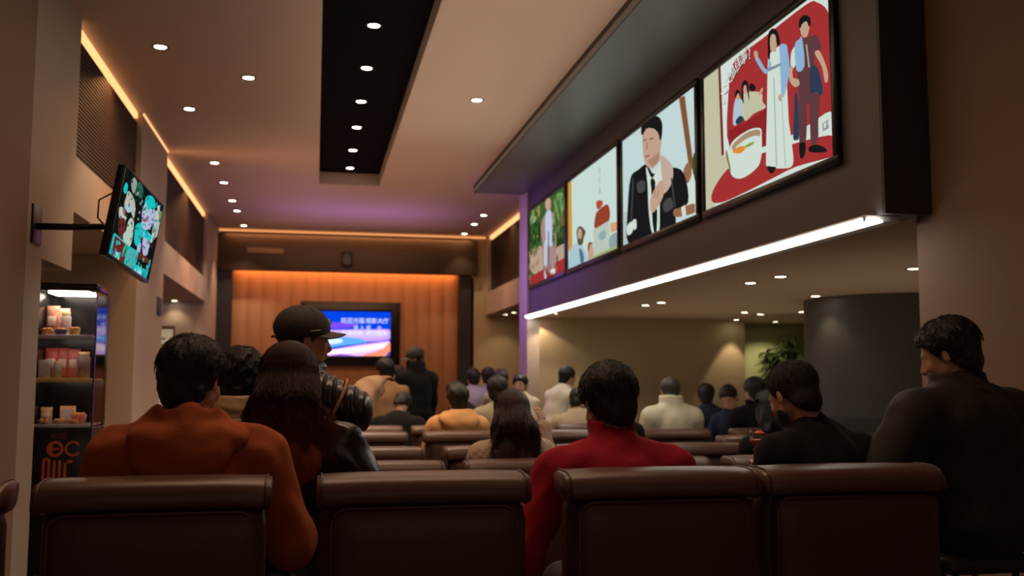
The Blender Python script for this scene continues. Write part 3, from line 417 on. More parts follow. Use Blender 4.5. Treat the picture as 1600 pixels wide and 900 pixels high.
# ------------------------------------------------------------ snack display cabinet in the niche
CX, CY = -1.63, 6.80
t = empty('display_cabinet', (CX, CY, 0), 0, 'tall black lit display cabinet of snacks with orange lettering, standing by the left pillar', 'display cabinet')
W2, D2, H2 = .195, .40, 1.92
CB = mat('cabinet_black', (.010, .010, .012), .22)
b = MB(); b.box((-W2, 0, .03), (W2, D2, .97), CB, .01); b.box((-W2, 0, 1.87), (W2, D2, H2), CB, .012); b.box((-W2, D2 - .02, .97), (W2, D2, 1.87), CB); b.box((-W2, 0, .97), (-W2 + .03, D2, 1.87), CB, .003); b.box((W2 - .012, D2 - .06, .97), (W2, D2, 1.87), CB)
for sx in (-1, 1):
    for yy in (.05, .35): b.cyl((sx * .15, yy, 0), .02, .04, BLACK, 12)
b.build('housing', t)
GL = mat('clear_glass', (1, 1, 1), .02, trans=1, ior=1.12, spec=.5)
b = MB(); b.box((-W2 + .03, .0, 0.975), (W2 - .01, .004, 1.865), GL); b.box((W2 - .005, .01, 0.975), (W2 - .001, D2 - .06, 1.865), GL); b.build('glass_door', t)
b = MB(); b.box((-.12, .05, 1.852), (.13, .30, 1.869), emat('cabinet_lamp', (1, .84, .68), 9.0), .004); b.build('top_lamp', t)
SH = mat('shelf_glass', (.55, .5, .6), .2)
for z, m in ((1.57, SH), (1.285, mat('yellow_shelf', (.75, .55, .18), .4)), (.985, SH)):
    b = MB(); b.box((-W2 + .035, .015, z - .008), (W2 - .012, D2 - .03, z), m); b.box((-W2 + .035, .008, z - .022), (W2 - .012, .016, z + .006), m, .002, 1); b.build('shelf', t)
for z in (1.56, 1.275):
    b = MB(); b.box((-W2 + .04, .02, z - .008), (W2 - .02, .045, z), emat('shelf_lamp', (1, .80, .66), 7.0)); b.build('shelf_lamp', t)  # glowing strip added under the shelf to brighten the goods
b = MB(); b.box((W2 + .0, -.002, .9), (W2 + .008, .01, 1.84), mat('violet_trim', (.15, .12, .5), .2), .002, 1); b.build('edge_trim', t)
# lettering under the glass
OR = mat('orange_print', (.55, .12, .05), .5)
def ring(c, r0, r1, m, b, y=-.003, n=40, sx=1, a0=0, a1=2 * PI):
    v = []; f = []
    for i in range(n + 1):
        a = a0 + (a1 - a0) * i / n
        for rr in (r0, r1):
            v.append((c[0] + rr * math.cos(a) * sx, y, c[1] + rr * math.sin(a)))
    for i in range(n): f.append((2 * i, 2 * i + 1, 2 * i + 3, 2 * i + 2))
    b.add(v, f, m)
b = MB(); ring((-.02, .995), .034, .052, OR, b); b.box((-.035, -.004, .989), (.005, -.002, 1.001), OR); b.box((-.052, -.004, .965), (-.034, -.002, 1.025), OR)
b.build('round_emblem', t).location.z = -.165
b = MB(); ring((.088, .995), .036, .050, OR, b, a0=.5, a1=5.8); b.build('letter_emblem', t).location.z = -.165
b = MB()
for x0, x1, z0, z1 in ((-.095, -.078, .80, .925), (-.062, -.045, .80, .925), (-.03, -.013, .80, .925), (.003, .02, .80, .925), (.036, .053, .80, .925), (.036, .09, .91, .925)): b.box((x0, -.004, z0), (x1, -.002, z1), OR)
ring((-.070, .920), .009, .025, OR, b, a0=0, a1=PI); b.build('lettering', t).location.z = -.17
b = MB()
for x0, x1, z0, z1 in ((-.05, .05, 1.078, 1.08), (-.05, .05, 1.045, 1.047), (-.05, -.048, 1.045, 1.08)): b.box((x0, -.004, z0), (x1, -.002, z1), mat('dim_print', (.2, .05, .03), .5))
v, f = text_mesh('限定区', .034); b.add([(p[0], -.003, 1.062 + p[1]) for p in v], f, mat('dim_print', (.2, .05, .03), .5)); b.build('small_label', t).location.z = -.15
# goods on the shelves: every packet, jar and box is its own thing
def goods(kind, x, y, z, w, h, d, col, label, top=None, cat=None):
    b = MB(); m = mat('pack_%d_%d_%d' % tuple(int(c * 99) for c in col), col, .45, var=.5, vscale=40)
    if kind == 'jar':
        b.lathe([(0, 0), (w / 2, .002), (w / 2, h * .78), (w * .38, h * .86)], (0, 0, 0), m, 20); o = b.build('snack_jar', None, (x, y, z))
        b2 = MB(); b2.lathe([(w * .4, h * .84), (w * .42, h * .85), (w * .42, h), (0, h)], (0, 0, 0), mat('lid', top or (.7, .5, .3), .4), 20); b2.build('lid', o)
    elif kind == 'bag':
        v = []; n = 8
        for k in range(7):
            t_ = k / 6; th = d / 2 * (math.sin(PI * min(1, max(0, (t_ * .9 + .05)))) ** .6) * (.9 if 0 < k < 6 else .1); ww = w / 2 * (1 if k in (0, 6) else .92)
            for i in range(n):
                a = 2 * PI * i / n; v.append((ww * math.copysign(abs(math.cos(a)) ** .6, math.cos(a)), th * math.sin(a), h * t_))
        f = [(k * n + i, k * n + (i + 1) % n, (k + 1) * n + (i + 1) % n, (k + 1) * n + i) for k in range(6) for i in range(n)] + [tuple(range(n))[::-1], tuple(range(6 * n, 7 * n))]
        b.add(v, f, m, True); o = b.build('snack_bag', None, (x, y, z))
        b2 = MB(); b2.box((-w * .3, -d / 2 - .001, h * .35), (w * .3, -d / 2 + .004, h * .65), mat('pack_face', top or (.8, .7, .55), .5), .002, 1); b2.build('printed_front', o)
    elif kind == 'tub':
        b.lathe([(0, 0), (w * .36, 0), (w / 2, h), (w * .47, h)], (0, 0, 0), m, 20); o = b.build('snack_bowl', None, (x, y, z))
        b2 = MB(); rr = random.Random(int(x * 999) + 5)
        for i in range(9):
            bm_ = bmesh.new(); bmesh.ops.create_icosphere(bm_, subdivisions=2, radius=w * .14)
            b2.bm(bm_, mat('snack_fill', top or (.8, .5, .15), .6), True, Matrix.Translation((rr.uniform(-.3, .3) * w, rr.uniform(-.3, .3) * w, h)))
        b2.build('filling', o)
    else:
        b.box((-w / 2, -d / 2, 0), (w / 2, d / 2, h), m, .002, 1); o = b.build('snack_box', None, (x, y, z))
        b2 = MB(); b2.box((-w * .4, -d / 2 - .001, h * .2), (w * .4, -d / 2, h * .8), mat('pack_face2', top or (.8, .7, .55), .5)); b2.build('printed_front', o)
    tag(o, label, cat or {'jar': 'jar', 'bag': 'packet', 'tub': 'bowl', 'box': 'box'}[kind], 'snacks in the display cabinet')
    return o
Z1, Z2, Z3 = 1.57, 1.285, .985
GX = CX; GY = CY
for kd, dx, dy, z, w, h, d, c, lb, tp in [
    ('bag', -.12, .20, Z1, .08, .15, .05, (.7, .3, .2), 'tall red and pink snack packet at the back of the top shelf', (.8, .6, .5)),
    ('bag', -.06, .24, Z1, .07, .14, .05, (.75, .45, .3), 'pale orange packet behind the jar on the top shelf', (.7, .3, .25)),
    ('jar', -.03, .17, Z1, .06, .12, .06, (.55, .45, .4), 'straight jar with a tan lid on the top shelf', (.75, .5, .25)),
    ('tub', -.12, .07, Z1, .07, .03, .06, (.8, .3, .05), 'orange bowl at the left front of the top shelf', (.85, .35, .1)),
    ('tub', -.035, .07, Z1, .075, .03, .06, (.1, .08, .25), 'dark blue bowl in the middle of the top shelf', (.85, .55, .15)),
    ('tub', .05, .07, Z1, .07, .035, .06, (.85, .45, .08), 'yellow orange bowl at the right of the top shelf', (.9, .55, .1)),
    ('bag', -.12, .22, Z2, .085, .15, .05, (.7, .12, .1), 'red topped packet at the left of the middle shelf', (.8, .55, .35)),
    ('bag', -.05, .23, Z2, .075, .15, .05, (.65, .15, .12), 'red packet behind the jars of the middle shelf', (.75, .6, .5)),
    ('bag', .02, .22, Z2, .075, .145, .05, (.7, .2, .18), 'pinkish red packet in the centre of the middle shelf', (.3, .25, .2)),
    ('box', -.125, .07, Z2, .06, .09, .05, (.45, .38, .36), 'grey white box at the front left of the middle shelf', (.6, .5, .48)),
    ('jar', -.05, .09, Z2, .05, .085, .05, (.35, .33, .28), 'small grey jar beside the box on the middle shelf', (.3, .3, .3)),
    ('jar', .105, .12, Z2, .075, .13, .06, (.3, .2, .2), 'large jar holding red sweets at the right of the middle shelf', (.45, .4, .4)),
    ('box', .01, .16, Z3, .085, .085, .02, (.75, .4, .25), 'upright picture card in the centre of the bottom shelf', (.85, .6, .4)),
    ('bag', -.12, .15, Z3, .07, .08, .05, (.6, .4, .25), 'tan packet at the back left of the bottom shelf', (.4, .15, .1)),
    ('tub', .09, .12, Z3, .09, .045, .06, (.6, .18, .15), 'red bowl at the right of the bottom shelf', (.6, .2, .25)),
    ('tub', -.11, .05, Z3, .07, .02, .06, (.4, .25, .15), 'shallow brown tray of sweets, front left of the bottom shelf', (.6, .3, .2)),
    ('tub', -.02, .05, Z3, .07, .02, .06, (.5, .35, .2), 'shallow tan tray of sweets, front middle of the bottom shelf', (.7, .5, .3)),
    ('tub', .08, .04, Z3, .06, .018, .06, (.6, .25, .1), 'shallow orange tray of sweets, front right of the bottom shelf', (.8, .4, .15))]:
    goods(kd, GX + dx, GY + dy, z + .001, w * 1.12, h * 1.38, d * 1.1, c, lb, tp)

# poster stand beside the broad left pillar
t = empty('poster_stand', (-1.86, 11.95, 0), 0, 'black edged stand with a pale lit notice behind the hooded man', 'notice stand')
b = MB(); b.box((-.16, 0, .35), (-.08, .07, 1.98), BLACK, .006); b.box((-.10, .01, .02), (.22, .05, 1.90), mat('stand_back', (.1, .08, .06), .6), .004); b.box((-.25, -.1, 0), (.28, .2, .03), BLACK, .006); b.build('stand_frame', t)
b = MB(); b.box((-.075, .0, .8), (.2, .009, 1.86), emat('notice_glow', (.62, .47, .30), .55)); 
for z, w_ in ((1.87, .2), (1.74, .17), (1.66, .22), (1.55, .12), (1.5, .2), (1.2, .2)): b.box((-.05, -.002, z), (-.05 + w_, 0, z + .018), mat('notice_print', (.25, .16, .1), .7))
b.build('notice', t)
b = MB(); b.box((XL - .001, 11.1, 1.98), (XL + .01, 11.4, 2.18), DARKP, .003); tag(b.build('switch_box', None), 'small dark box on the broad left pillar above the notice stand', 'control box')
# grille and loudspeaker on the frieze
t = empty('air_vent', (-.905, YF - .12, 3.48), 0, 'long brown air grille on the dark band above the wood wall', 'air vent')
b = MB(); b.box((-.31, -.012, 0), (.31, 0, .09), mat('vent_metal', (.30, .18, .10), .45), .003); b.build('grille_frame', t)
b = MB()
for i in range(5): b.box((-.29, -.016, .012 + i * .015), (.29, -.010, .019 + i * .015), mat('vent_metal', (.30, .18, .10), .45))
b.build('grille', t)
t = empty('loudspeaker', (.52, YF - .12, 3.27), 0, 'small black loudspeaker on the dark band above the wood wall', 'loudspeaker')
b = MB(); b.box((-.09, -.12, 0), (.09, -.001, .27), BLACK, .012); b.build('enclosure', t)
b = MB(); b.cyl((0, -.128, .09), .06, .008, DMETAL, 24, axis='Y'); b.cyl((0, -.128, .20), .03, .008, DMETAL, 20, axis='Y'); b.build('driver_cone', t)

# ------------------------------------------------------------ chairs
def rbox(sx, sy, sz, c, r, seg=4, bulge=0, n=10):
    """rounded cushion: bevelled box, faces pushed out softly"""
    b = bmesh.new(); bmesh.ops.create_cube(b, size=1)
    bmesh.ops.subdivide_edges(b, edges=b.edges[:], cuts=n, use_grid_fill=True)
    h = Vector((sx / 2, sy / 2, sz / 2))
    for v in b.verts:
        p = Vector((v.co.x * sx, v.co.y * sy, v.co.z * sz)); q = Vector([max(-h[i] + r, min(h[i] - r, p[i])) for i in range(3)])
        d = p - q; u = v.co * 2
        if d.length > 1e-9: p = q + d.normalized() * r
        if bulge:
            k = (1 - u.x ** 4) * (1 - u.z ** 4) * (1 if abs(u.y) > .5 else 0); p.y += math.copysign(bulge * k, u.y)
        v.co = p + Vector(c)
    return b
def make_chair(W, H, label):
    t = empty('lounge_chair', (0, 0, 0), 0)
    s = .45
    # upright back shell
    b = MB(); b.bm(rbox(W - .03, .13, H - .24, (0, .105, .17 + (H - .24) / 2), .045), LEATHER2, True); b.build('backrest', t)
    # inset rear panel with rounded upper corners and piping
    b = MB(); b.bm(rbox(W - .05, .07, H - .315, (.012, .042, .22 + (H - .315) / 2), .033, bulge=.012, n=12), LEATHER2, True)
    b.build('rear_panel', t)
    x1 = W / 2 - .045; zt = H - .10; pts = []
    for i in range(9): a = PI - PI / 2 * i / 8; pts.append((-x1 + .05 + .05 * math.cos(a), .012, zt - .05 + .05 * math.sin(a)))
    for i in range(9): a = PI / 2 - PI / 2 * i / 8; pts.append((x1 - .05 + .05 * math.cos(a), .012, zt - .05 + .05 * math.sin(a)))
    pts = [(-x1, .012, .3)] + pts + [(x1, .012, .3)]
    b = MB(); b.tube(pts, .0045, LEATHER, 8); b.build('piping', t)
    # rolled top: rounded section swept sideways with closed end caps
    n = 20; xs = [-.5, -.497, -.485, -.46, -.3, 0, .3, .46, .485, .497, .5]; v = []; f = []
    for k, x in enumerate(xs):
        e = 1 - .0 - .10 * max(0, (abs(x) - .46) / .04) ** 2.2
        for i in range(n):
            a = 2 * PI * i / n; cx = math.copysign(abs(math.cos(a)) ** .62, math.cos(a)); sz = math.copysign(abs(math.sin(a)) ** .62, math.sin(a))
            v.append((x * W, .088 + .098 * cx * e + .016 * sz, H - .046 + .046 * sz * e - .006 * (x * 2) ** 4))
    for k in range(len(xs) - 1):
        for i in range(n): f.append((k * n + i, (k + 1) * n + i, (k + 1) * n + (i + 1) % n, k * n + (i + 1) % n))
    f.append(tuple(range(n))); f.append(tuple(range((len(xs) - 1) * n, len(xs) * n))[::-1])
    b = MB(); b.add(v, f, LEATHER, True); top = b.build('top_roll', t)
    for sx in (-1, 1):
        b = MB(); pts = []
        for i in range(21):
            a = 2 * PI * i / 20; cx = math.copysign(abs(math.cos(a)) ** .62, math.cos(a)); sz = math.copysign(abs(math.sin(a)) ** .62, math.sin(a))
            pts.append((sx * W * .478, .088 + .0985 * cx + .016 * sz, H - .046 + .0465 * sz - .005))
        b.tube(pts, .004, LEATHER2, 6); b.build('seam', top)
    b = MB(); b.bm(rbox(W - .04, .54, .15, (0, .44, s - .075), .05), LEATHER, True); b.build('seat_cushion', t)
    b = MB(); b.bm(rbox(W - .06, .60, .2, (0, .40, .20), .03), LEATHER2, True); b.build('seat_base', t)
    for sx in (-1, 1):
        for yy in (.14, .64):
            b = MB(); b.cyl((sx * (W / 2 - .08), yy, 0), .017, .12, DMETAL, 14, r2=.022); b.build('leg', t)
    return tag(t, label, 'chair')
gF = 'high-backed brown leather chairs of the nearest row'
c0 = make_chair(.665, 1.0, None)
for i, (x, lab) in enumerate(((-1.20, 'dark leather chair cut off by the left edge of the photo'), (-.455, 'brown leather chair holding the man in the rust hoodie'),
        (.345, 'empty brown leather chair with its whole rear panel showing, between rust hoodie and red jumper'), (1.125, 'brown leather chair with the man in the red jumper'),
        (1.81, 'dark brown leather chair behind the short-haired man in black'))):
    c = c0 if i == 0 else copy_tree(c0)
    c.location = (x, 3.0, 0); c.rotation_euler = (0, 0, R((0, .6, 0, -.5, -1)[i])); tag(c, lab, 'chair', gF)
c1 = make_chair(.66, .84, None); used = False
rows = {5.30: [-.35, .38, 1.16, 1.94, 2.73, 3.50], 6.40: [.39, 1.19, 1.95, 2.73, 3.52], 7.20: [3.52], 8.20: [.45, 1.25, 2.3, 3.18, 4.08], 9.25: [.5, 1.25, 1.95, 2.7, 3.5], 10.9: [.78, 1.62, 2.45]}
rn = {5.30: 'second row', 6.40: 'third row', 7.20: 'fourth row', 8.20: 'fifth row', 9.25: 'sixth row', 10.9: 'last row'}
pos = {.78: 'under the man in the tan top', 1.62: 'in front of the standing black coat', 2.45: 'by the man in the white jumper', -.35: 'hidden behind the woman in black leather', .38: 'left of the aisle gap', .39: 'left of the aisle gap', .45: 'left of the aisle gap', .5: 'left of the aisle gap', .35: 'nearest the man in the tan top',
       1.16: 'under the woman with the fluffy pale coat', 1.19: 'right of the aisle gap', 1.25: 'behind the tan hooded coat', 1.05: 'in front of the man in the peaked cap', 1.94: 'behind the red jumper', 1.95: 'behind the red jumper',
       1.85: 'beyond the beige hooded figure', 2.3: 'left of the pale puffer jacket', 2.63: 'by the seated man in beige', 2.7: 'by the man in the white jumper', 2.73: 'with the glass in front of it', 3.18: 'under the pale puffer jacket',
       3.5: 'beside the navy jacket', 3.52: 'right of the pale puffer jacket', 4.08: 'under the long dark hair'}
for y, xs_ in rows.items():
    for x in xs_:
        if y == 10.9 and x == .35: pass
        c = c1 if not used else copy_tree(c1); used = True
        c.location = (x, y, 0)
        p_ = pos[x]
        if y == 9.25: p_ = {.5: 'left of the aisle gap', 1.95: 'under the man in the grey-beige top', 2.7: 'under the seated man in beige', 3.5: 'beside the navy jumper', 1.25: ''}[x]
        if y == 9.25 and x == 1.25: p_ = 'in front of the tan hooded figure'
        if y == 6.40 and x == 2.73: p_ = 'right of the red jumper'
        if y == 6.40 and x == 3.52: p_ = 'near the short-haired man in black'
        if y == 5.30 and x == 3.5: p_ = 'by the short-haired man in black'
        tag(c, 'brown leather chair in the ' + rn[y] + ', ' + p_, 'chair', 'brown leather chairs of the rows ahead')

# ------------------------------------------------------------ potted plant by the green wall
PX, PY = 6.12, 12.0
t = empty('potted_plant', (PX, PY, 0), 0, 'tall leafy potted plant against the green wall beside the round column', 'plant')
b = MB(); b.lathe([(0, 0), (.17, 0), (.22, .38), (.235, .4), (.21, .4), (.2, .36), (0, .36)], (0, 0, 0), mat('plant_pot', (.12, .1, .09), .5), 32); b.build('pot', t)
rr = random.Random(4); stems = []
b = MB()
for k in range(7):
    a = k * 2.4; top = (math.cos(a) * rr.uniform(.1, .32), math.sin(a) * rr.uniform(.1, .32), rr.uniform(1.5, 2.0)); stems.append(top)
    b.tube([(math.cos(a) * .05, math.sin(a) * .05, .35), (top[0] * .4, top[1] * .4, top[2] * .55), top], [.016, .012, .007], mat('plant_stem', (.12, .09, .05), .7), 8)
b.build('stem', t)
LF = mat('leaf_green', (.07, .13, .035), .4, var=.4, vscale=8)
b = MB()
for top in stems:
    for j in range(85):
        h = rr.uniform(.0, 1); base = Vector((top[0] * (.5 + .5 * h), top[1] * (.5 + .5 * h), top[2] * (.62 + .38 * h)))
        a = rr.uniform(0, 2 * PI); L_ = rr.uniform(.15, .28); dr = Vector((math.cos(a), math.sin(a), rr.uniform(-.1, .6))).normalized(); sd = dr.cross(Vector((0, 0, 1))).normalized() * L_ * .11
        v = []; f = []
        for q in range(6):
            s_ = q / 5; w_ = math.sin(PI * min(.98, s_ * .9 + .08)) ; c_ = base + dr * L_ * s_ + Vector((0, 0, -.55 * L_ * s_ * s_)); v += [tuple(c_ - sd * w_), tuple(c_ + Vector((0, 0, -.006 * w_))), tuple(c_ + sd * w_)]
        for q in range(5): f += [(q * 3, q * 3 + 1, q * 3 + 4, q * 3 + 3), (q * 3 + 1, q * 3 + 2, q * 3 + 5, q * 3 + 4)]
        b.add(v, f, LF, True)
b.build('foliage', t)
# small plant low in front of the round column
t = empty('potted_plant', (4.35, 7.3, 0), 0, 'low dim plant in front of the round column between the two men in dark jackets', 'plant')
b = MB(); b.lathe([(0, 0), (.15, 0), (.19, .3), (.2, .32), (.175, .32), (.17, .29), (0, .29)], (0, 0, 0), mat('plant_pot', (.12, .1, .09), .5), 28); b.build('pot', t)
b = MB()
for j in range(130):
    a = rr.uniform(0, 2 * PI); base = Vector((math.cos(a) * .08, math.sin(a) * .08, rr.uniform(.3, .85))); L_ = rr.uniform(.12, .26); dr = Vector((math.cos(a), math.sin(a), rr.uniform(.1, .9))).normalized(); sd = dr.cross(Vector((0, 0, 1))).normalized() * L_ * .14
    v = []; f = []
    for q in range(6):
        s_ = q / 5; w_ = math.sin(PI * min(.98, s_ * .9 + .08)); c_ = base + dr * L_ * s_ + Vector((0, 0, -.5 * L_ * s_ * s_)); v += [tuple(c_ - sd * w_), tuple(c_), tuple(c_ + sd * w_)]
    for q in range(5): f += [(q * 3, q * 3 + 1, q * 3 + 4, q * 3 + 3), (q * 3 + 1, q * 3 + 2, q * 3 + 5, q * 3 + 4)]
    b.add(v, f, LF, True)
b.build('foliage', t)
b = MB()
for k in range(5): b.tube([(0, 0, .28), (math.cos(k * 1.3) * .05, math.sin(k * 1.3) * .05, .55), (math.cos(k * 1.3) * .08, math.sin(k * 1.3) * .08, .85)], .006, mat('plant_stem', (.12, .09, .05), .7), 6)
b.build('stem', t)

# ------------------------------------------------------------ people: smooth implicit surfaces turned into meshes
class Field:
    def __init__(s, h): s.h = h; s.p = []
    def cap(s, a, b_, ra, rb=None, k=.03, sub=False):
        rb = ra if rb is None else rb; a = np.array(a, float); b_ = np.array(b_, float)
        m = max(ra, rb); s.p.append(('c', np.minimum(a, b_) - m, np.maximum(a, b_) + m, (a, b_, ra, rb), k, sub)); return s
    def ell(s, c, r, M=None, k=.03, sub=False, pw=2):
        c = np.array(c, float); r = np.array(r, float); e = np.full(3, r.max()) if M is not None else r
        s.p.append(('e', c - e, c + e, (c, r, M, pw), k, sub)); return s
    def fn(s, f, lo, hi, k=.0, sub=False, mode=None):
        s.p.append(('f', np.array(lo, float), np.array(hi, float), f, k, mode or sub)); return s
    def build(s, disp=None, amp=0):
        h = s.h; pos = [q for q in s.p if q[5] is False]
        lo = np.min([q[1] for q in pos], 0) - .04; hi = np.max([q[2] for q in pos], 0) + .04
        n = np.ceil((hi - lo) / h).astype(int) + 1
        ax = [lo[i] + h * np.arange(n[i]) for i in range(3)]
        A = np.full(n, .08, np.float32)
        for kind, a, b_, q, k, sub in s.p:
            pad = .05 + k
            i0 = np.clip(np.floor((a - pad - lo) / h).astype(int), 0, n); i1 = np.clip(np.ceil((b_ + pad - lo) / h).astype(int) + 1, 0, n)
            if (i1 <= i0).any(): continue
            X = ax[0][i0[0]:i1[0], None, None]; Y = ax[1][None, i0[1]:i1[1], None]; Z = ax[2][None, None, i0[2]:i1[2]]
            if kind == 'c':
                A_, B_, ra, rb = q; d_ = B_ - A_; L2 = max(d_ @ d_, 1e-9)
                px, py, pz = X - A_[0], Y - A_[1], Z - A_[2]
                t = np.clip((px * d_[0] + py * d_[1] + pz * d_[2]) / L2, 0, 1)
                D = np.sqrt((px - t * d_[0]) ** 2 + (py - t * d_[1]) ** 2 + (pz - t * d_[2]) ** 2) - (ra + (rb - ra) * t)
            elif kind == 'e':
                c, r, M, pw = q; px, py, pz = X - c[0], Y - c[1], Z - c[2]
                if M is not None: M = np.asarray(M); px, py, pz = (px * M[0, j] + py * M[1, j] + pz * M[2, j] for j in range(3))
                if pw == 2:
                    k0 = np.sqrt((px / r[0]) ** 2 + (py / r[1]) ** 2 + (pz / r[2]) ** 2); k1 = np.sqrt((px / r[0] ** 2) ** 2 + (py / r[1] ** 2) ** 2 + (pz / r[2] ** 2) ** 2)
                    D = k0 * (k0 - 1) / np.maximum(k1, 1e-6)
                else:
                    D = ((abs(px / r[0]) ** pw + abs(py / r[1]) ** pw + abs(pz / r[2]) ** pw) ** (1 / pw) - 1) * r.min()
            else: D = q(X, Y, Z)
            sl = tuple(slice(i0[i], i1[i]) for i in range(3)); B = A[sl]
            if sub == 'max': A[sl] = np.maximum(B, D)
            elif sub:
                D = -D; hh = np.clip(.5 - .5 * (D * -1 + B) / max(k, 1e-6) * 1, 0, 1) if k else None
                if k:
                    w = np.clip(.5 - .5 * (B - D) / k, 0, 1); A[sl] = B * (1 - w) + D * w + k * w * (1 - w)
                else: A[sl] = np.maximum(B, D)
            else:
                if k:
                    w = np.clip(.5 + .5 * (B - D) / k, 0, 1); A[sl] = B * (1 - w) + D * w - k * w * (1 - w)
                else: A[sl] = np.minimum(B, D)
        if disp is not None:
            m = np.abs(A) < amp + 2 * h; ii = np.nonzero(m)
            P = np.stack([ax[j][ii[j]] for j in range(3)], 1); A[m] += (amp * disp(P)).astype(np.float32)
        A[0], A[-1] = .08, .08; A[:, 0], A[:, -1] = .08, .08; A[:, :, 0], A[:, :, -1] = .08, .08
        return nets(A, lo, h)
def nets(A, lo, h):
    S = A < 0; n = np.array(A.shape); c = S[:-1, :-1, :-1].astype(np.int8)
    tot = sum(S[i:n[0] - 1 + i, j:n[1] - 1 + j, k:n[2] - 1 + k].astype(np.int8) for i in (0, 1) for j in (0, 1) for k in (0, 1))
    I = np.argwhere((tot > 0) & (tot < 8)); idx = -np.ones(n - 1, np.int64); idx[tuple(I.T)] = np.arange(len(I))
    P = np.zeros((len(I), 3)); W = np.zeros(len(I))
    for a in range(3):
        for u in (0, 1):
            for v in (0, 1):
                o = np.zeros(3, int); o[(a + 1) % 3] = u; o[(a + 2) % 3] = v; e = o.copy(); e[a] = 1
                va = A[tuple((I + o).T)]; vb = A[tuple((I + e).T)]; m = (va < 0) != (vb < 0)
                t = np.zeros(len(I)); t[m] = va[m] / (va[m] - vb[m]); q = o[None, :] + 0.0 * P; q[:, a] += t
                P += q * m[:, None]; W += m
    V = (I + P / np.maximum(W, 1)[:, None]) * h + lo; F = []
    for a in range(3):
        b_, c_ = (a + 1) % 3, (a + 2) % 3
        s0 = [slice(1, n[j] - 1) for j in range(3)]; s0[a] = slice(0, n[a] - 1); s1 = list(s0); s1[a] = slice(1, n[a])
        x = S[tuple(s0)]; y = S[tuple(s1)]; E = np.argwhere(x != y); inside = x[tuple(E.T)]
        off = np.ones(3, int); off[a] = 0; G = E + off
        d1 = np.zeros(3, int); d1[b_] = 1; d2 = np.zeros(3, int); d2[c_] = 1
        q = np.stack([idx[tuple((G - d1 - d2).T)], idx[tuple((G - d2).T)], idx[tuple(G.T)], idx[tuple((G - d1).T)]], 1)
        q[~inside] = q[~inside][:, ::-1]; F.append(q)
    F = np.concatenate(F); F = F[(F >= 0).all(1)]
    # one relaxation pass
    for _ in range(2):
        acc = np.zeros_like(V); cnt = np.zeros(len(V))
        for i in range(4): np.add.at(acc, F[:, i], V[F[:, (i + 1) % 4]]); np.add.at(cnt, F[:, i], 1); np.add.at(acc, F[:, i], V[F[:, i - 1]]); np.add.at(cnt, F[:, i], 1)
        V = .5 * V + .5 * acc / np.maximum(cnt, 1)[:, None]
    return V, F
def solid(name, VF, m, parent=None, extra=None):
    V, F = VF; me = bpy.data.meshes.new(name)
    V2 = V; nv = len(V); F2 = F; lens = np.full(len(F), 4)
    if extra is not None:
        V2 = np.concatenate([V, extra[0]]); F2 = np.concatenate([F, extra[1] + nv]); lens = np.full(len(F2), 4)
    me.vertices.add(len(V2)); me.vertices.foreach_set('co', V2.astype(np.float32).ravel())
    me.loops.add(len(F2) * 4); me.loops.foreach_set('vertex_index', F2.astype(np.int32).ravel())
    me.polygons.add(len(F2)); me.polygons.foreach_set('loop_start', (np.arange(len(F2)) * 4).astype(np.int32)); me.polygons.foreach_set('loop_total', lens.astype(np.int32))
    me.update(calc_edges=True); me.validate(); me.polygons.foreach_set('use_smooth', np.ones(len(me.polygons), bool)); me.materials.append(m); me.update()
    o = bpy.data.objects.new(name, me); return link(o, parent)
def folds(seed, f=14, zs=1.0, rough=0.0):
    r = np.random.RandomState(seed); K = [(r.normal(size=3) * np.array([1, 1, zs]), r.uniform(0, 6.28), r.uniform(.5, 1.6)) for _ in range(6)]
    def g(P):
        w = np.sin(P @ np.array([7., 3, 5]) + seed) * .5; o = np.zeros(len(P))
        for d, ph, s_ in K: o += np.sin((P @ (d / np.linalg.norm(d))) * f * s_ * 2 + ph + w * 2.2)
        o /= 2.5
        if rough: o += rough * np.sin(P[:, 0] * 170 + P[:, 1] * 90 + 3 * w) * np.sin(P[:, 2] * 140 + 5 * w)
        return np.tanh(o)
    return g
def quilt(zs=.075):
    return lambda P: -np.abs(np.cos(np.pi * P[:, 2] / zs + .6 * np.sin(P[:, 0] * 9))) ** .5 * -1 - .5
def streaks(seed):
    def g(P):
        a = np.arctan2(P[:, 0], -P[:, 1] + .0); return .5 * np.sin(a * 38 + seed + P[:, 2] * 12) + .3 * np.sin(a * 71 - P[:, 2] * 25 + seed) + .3 * np.sin(P[:, 2] * 60 + a * 9)
    return g
def hmat(yaw, pitch, roll):
    return np.array(Matrix.Rotation(yaw, 3, 'Z') @ Matrix.Rotation(pitch, 3, 'X') @ Matrix.Rotation(roll, 3, 'Y'))
def ribbons(paths, rad):
    """three-sided tapering strands along many paths: (S, N, 3)"""
    S, N, _ = paths.shape; T = np.gradient(paths, axis=1); T /= np.linalg.norm(T, axis=2, keepdims=True) + 1e-9
    ref = np.array([.3, .2, .93]); A = np.cross(T, ref); A /= np.linalg.norm(A, axis=2, keepdims=True) + 1e-9; B = np.cross(T, A)
    tp = (1 - np.linspace(0, 1, N) ** 3 * .85)[None, :, None] * rad
    V = np.stack([paths + tp * (A * math.cos(w) + B * math.sin(w)) for w in (0, 2.09, 4.19)], 2).reshape(-1, 3)
    base = (np.arange(S)[:, None] * N + np.arange(N - 1)[None, :]).reshape(-1) * 3; F = []
    for k in range(3): F.append(np.stack([base + k, base + (k + 1) % 3, base + 3 + (k + 1) % 3, base + 3 + k], 1))
    return V, np.concatenate(F)
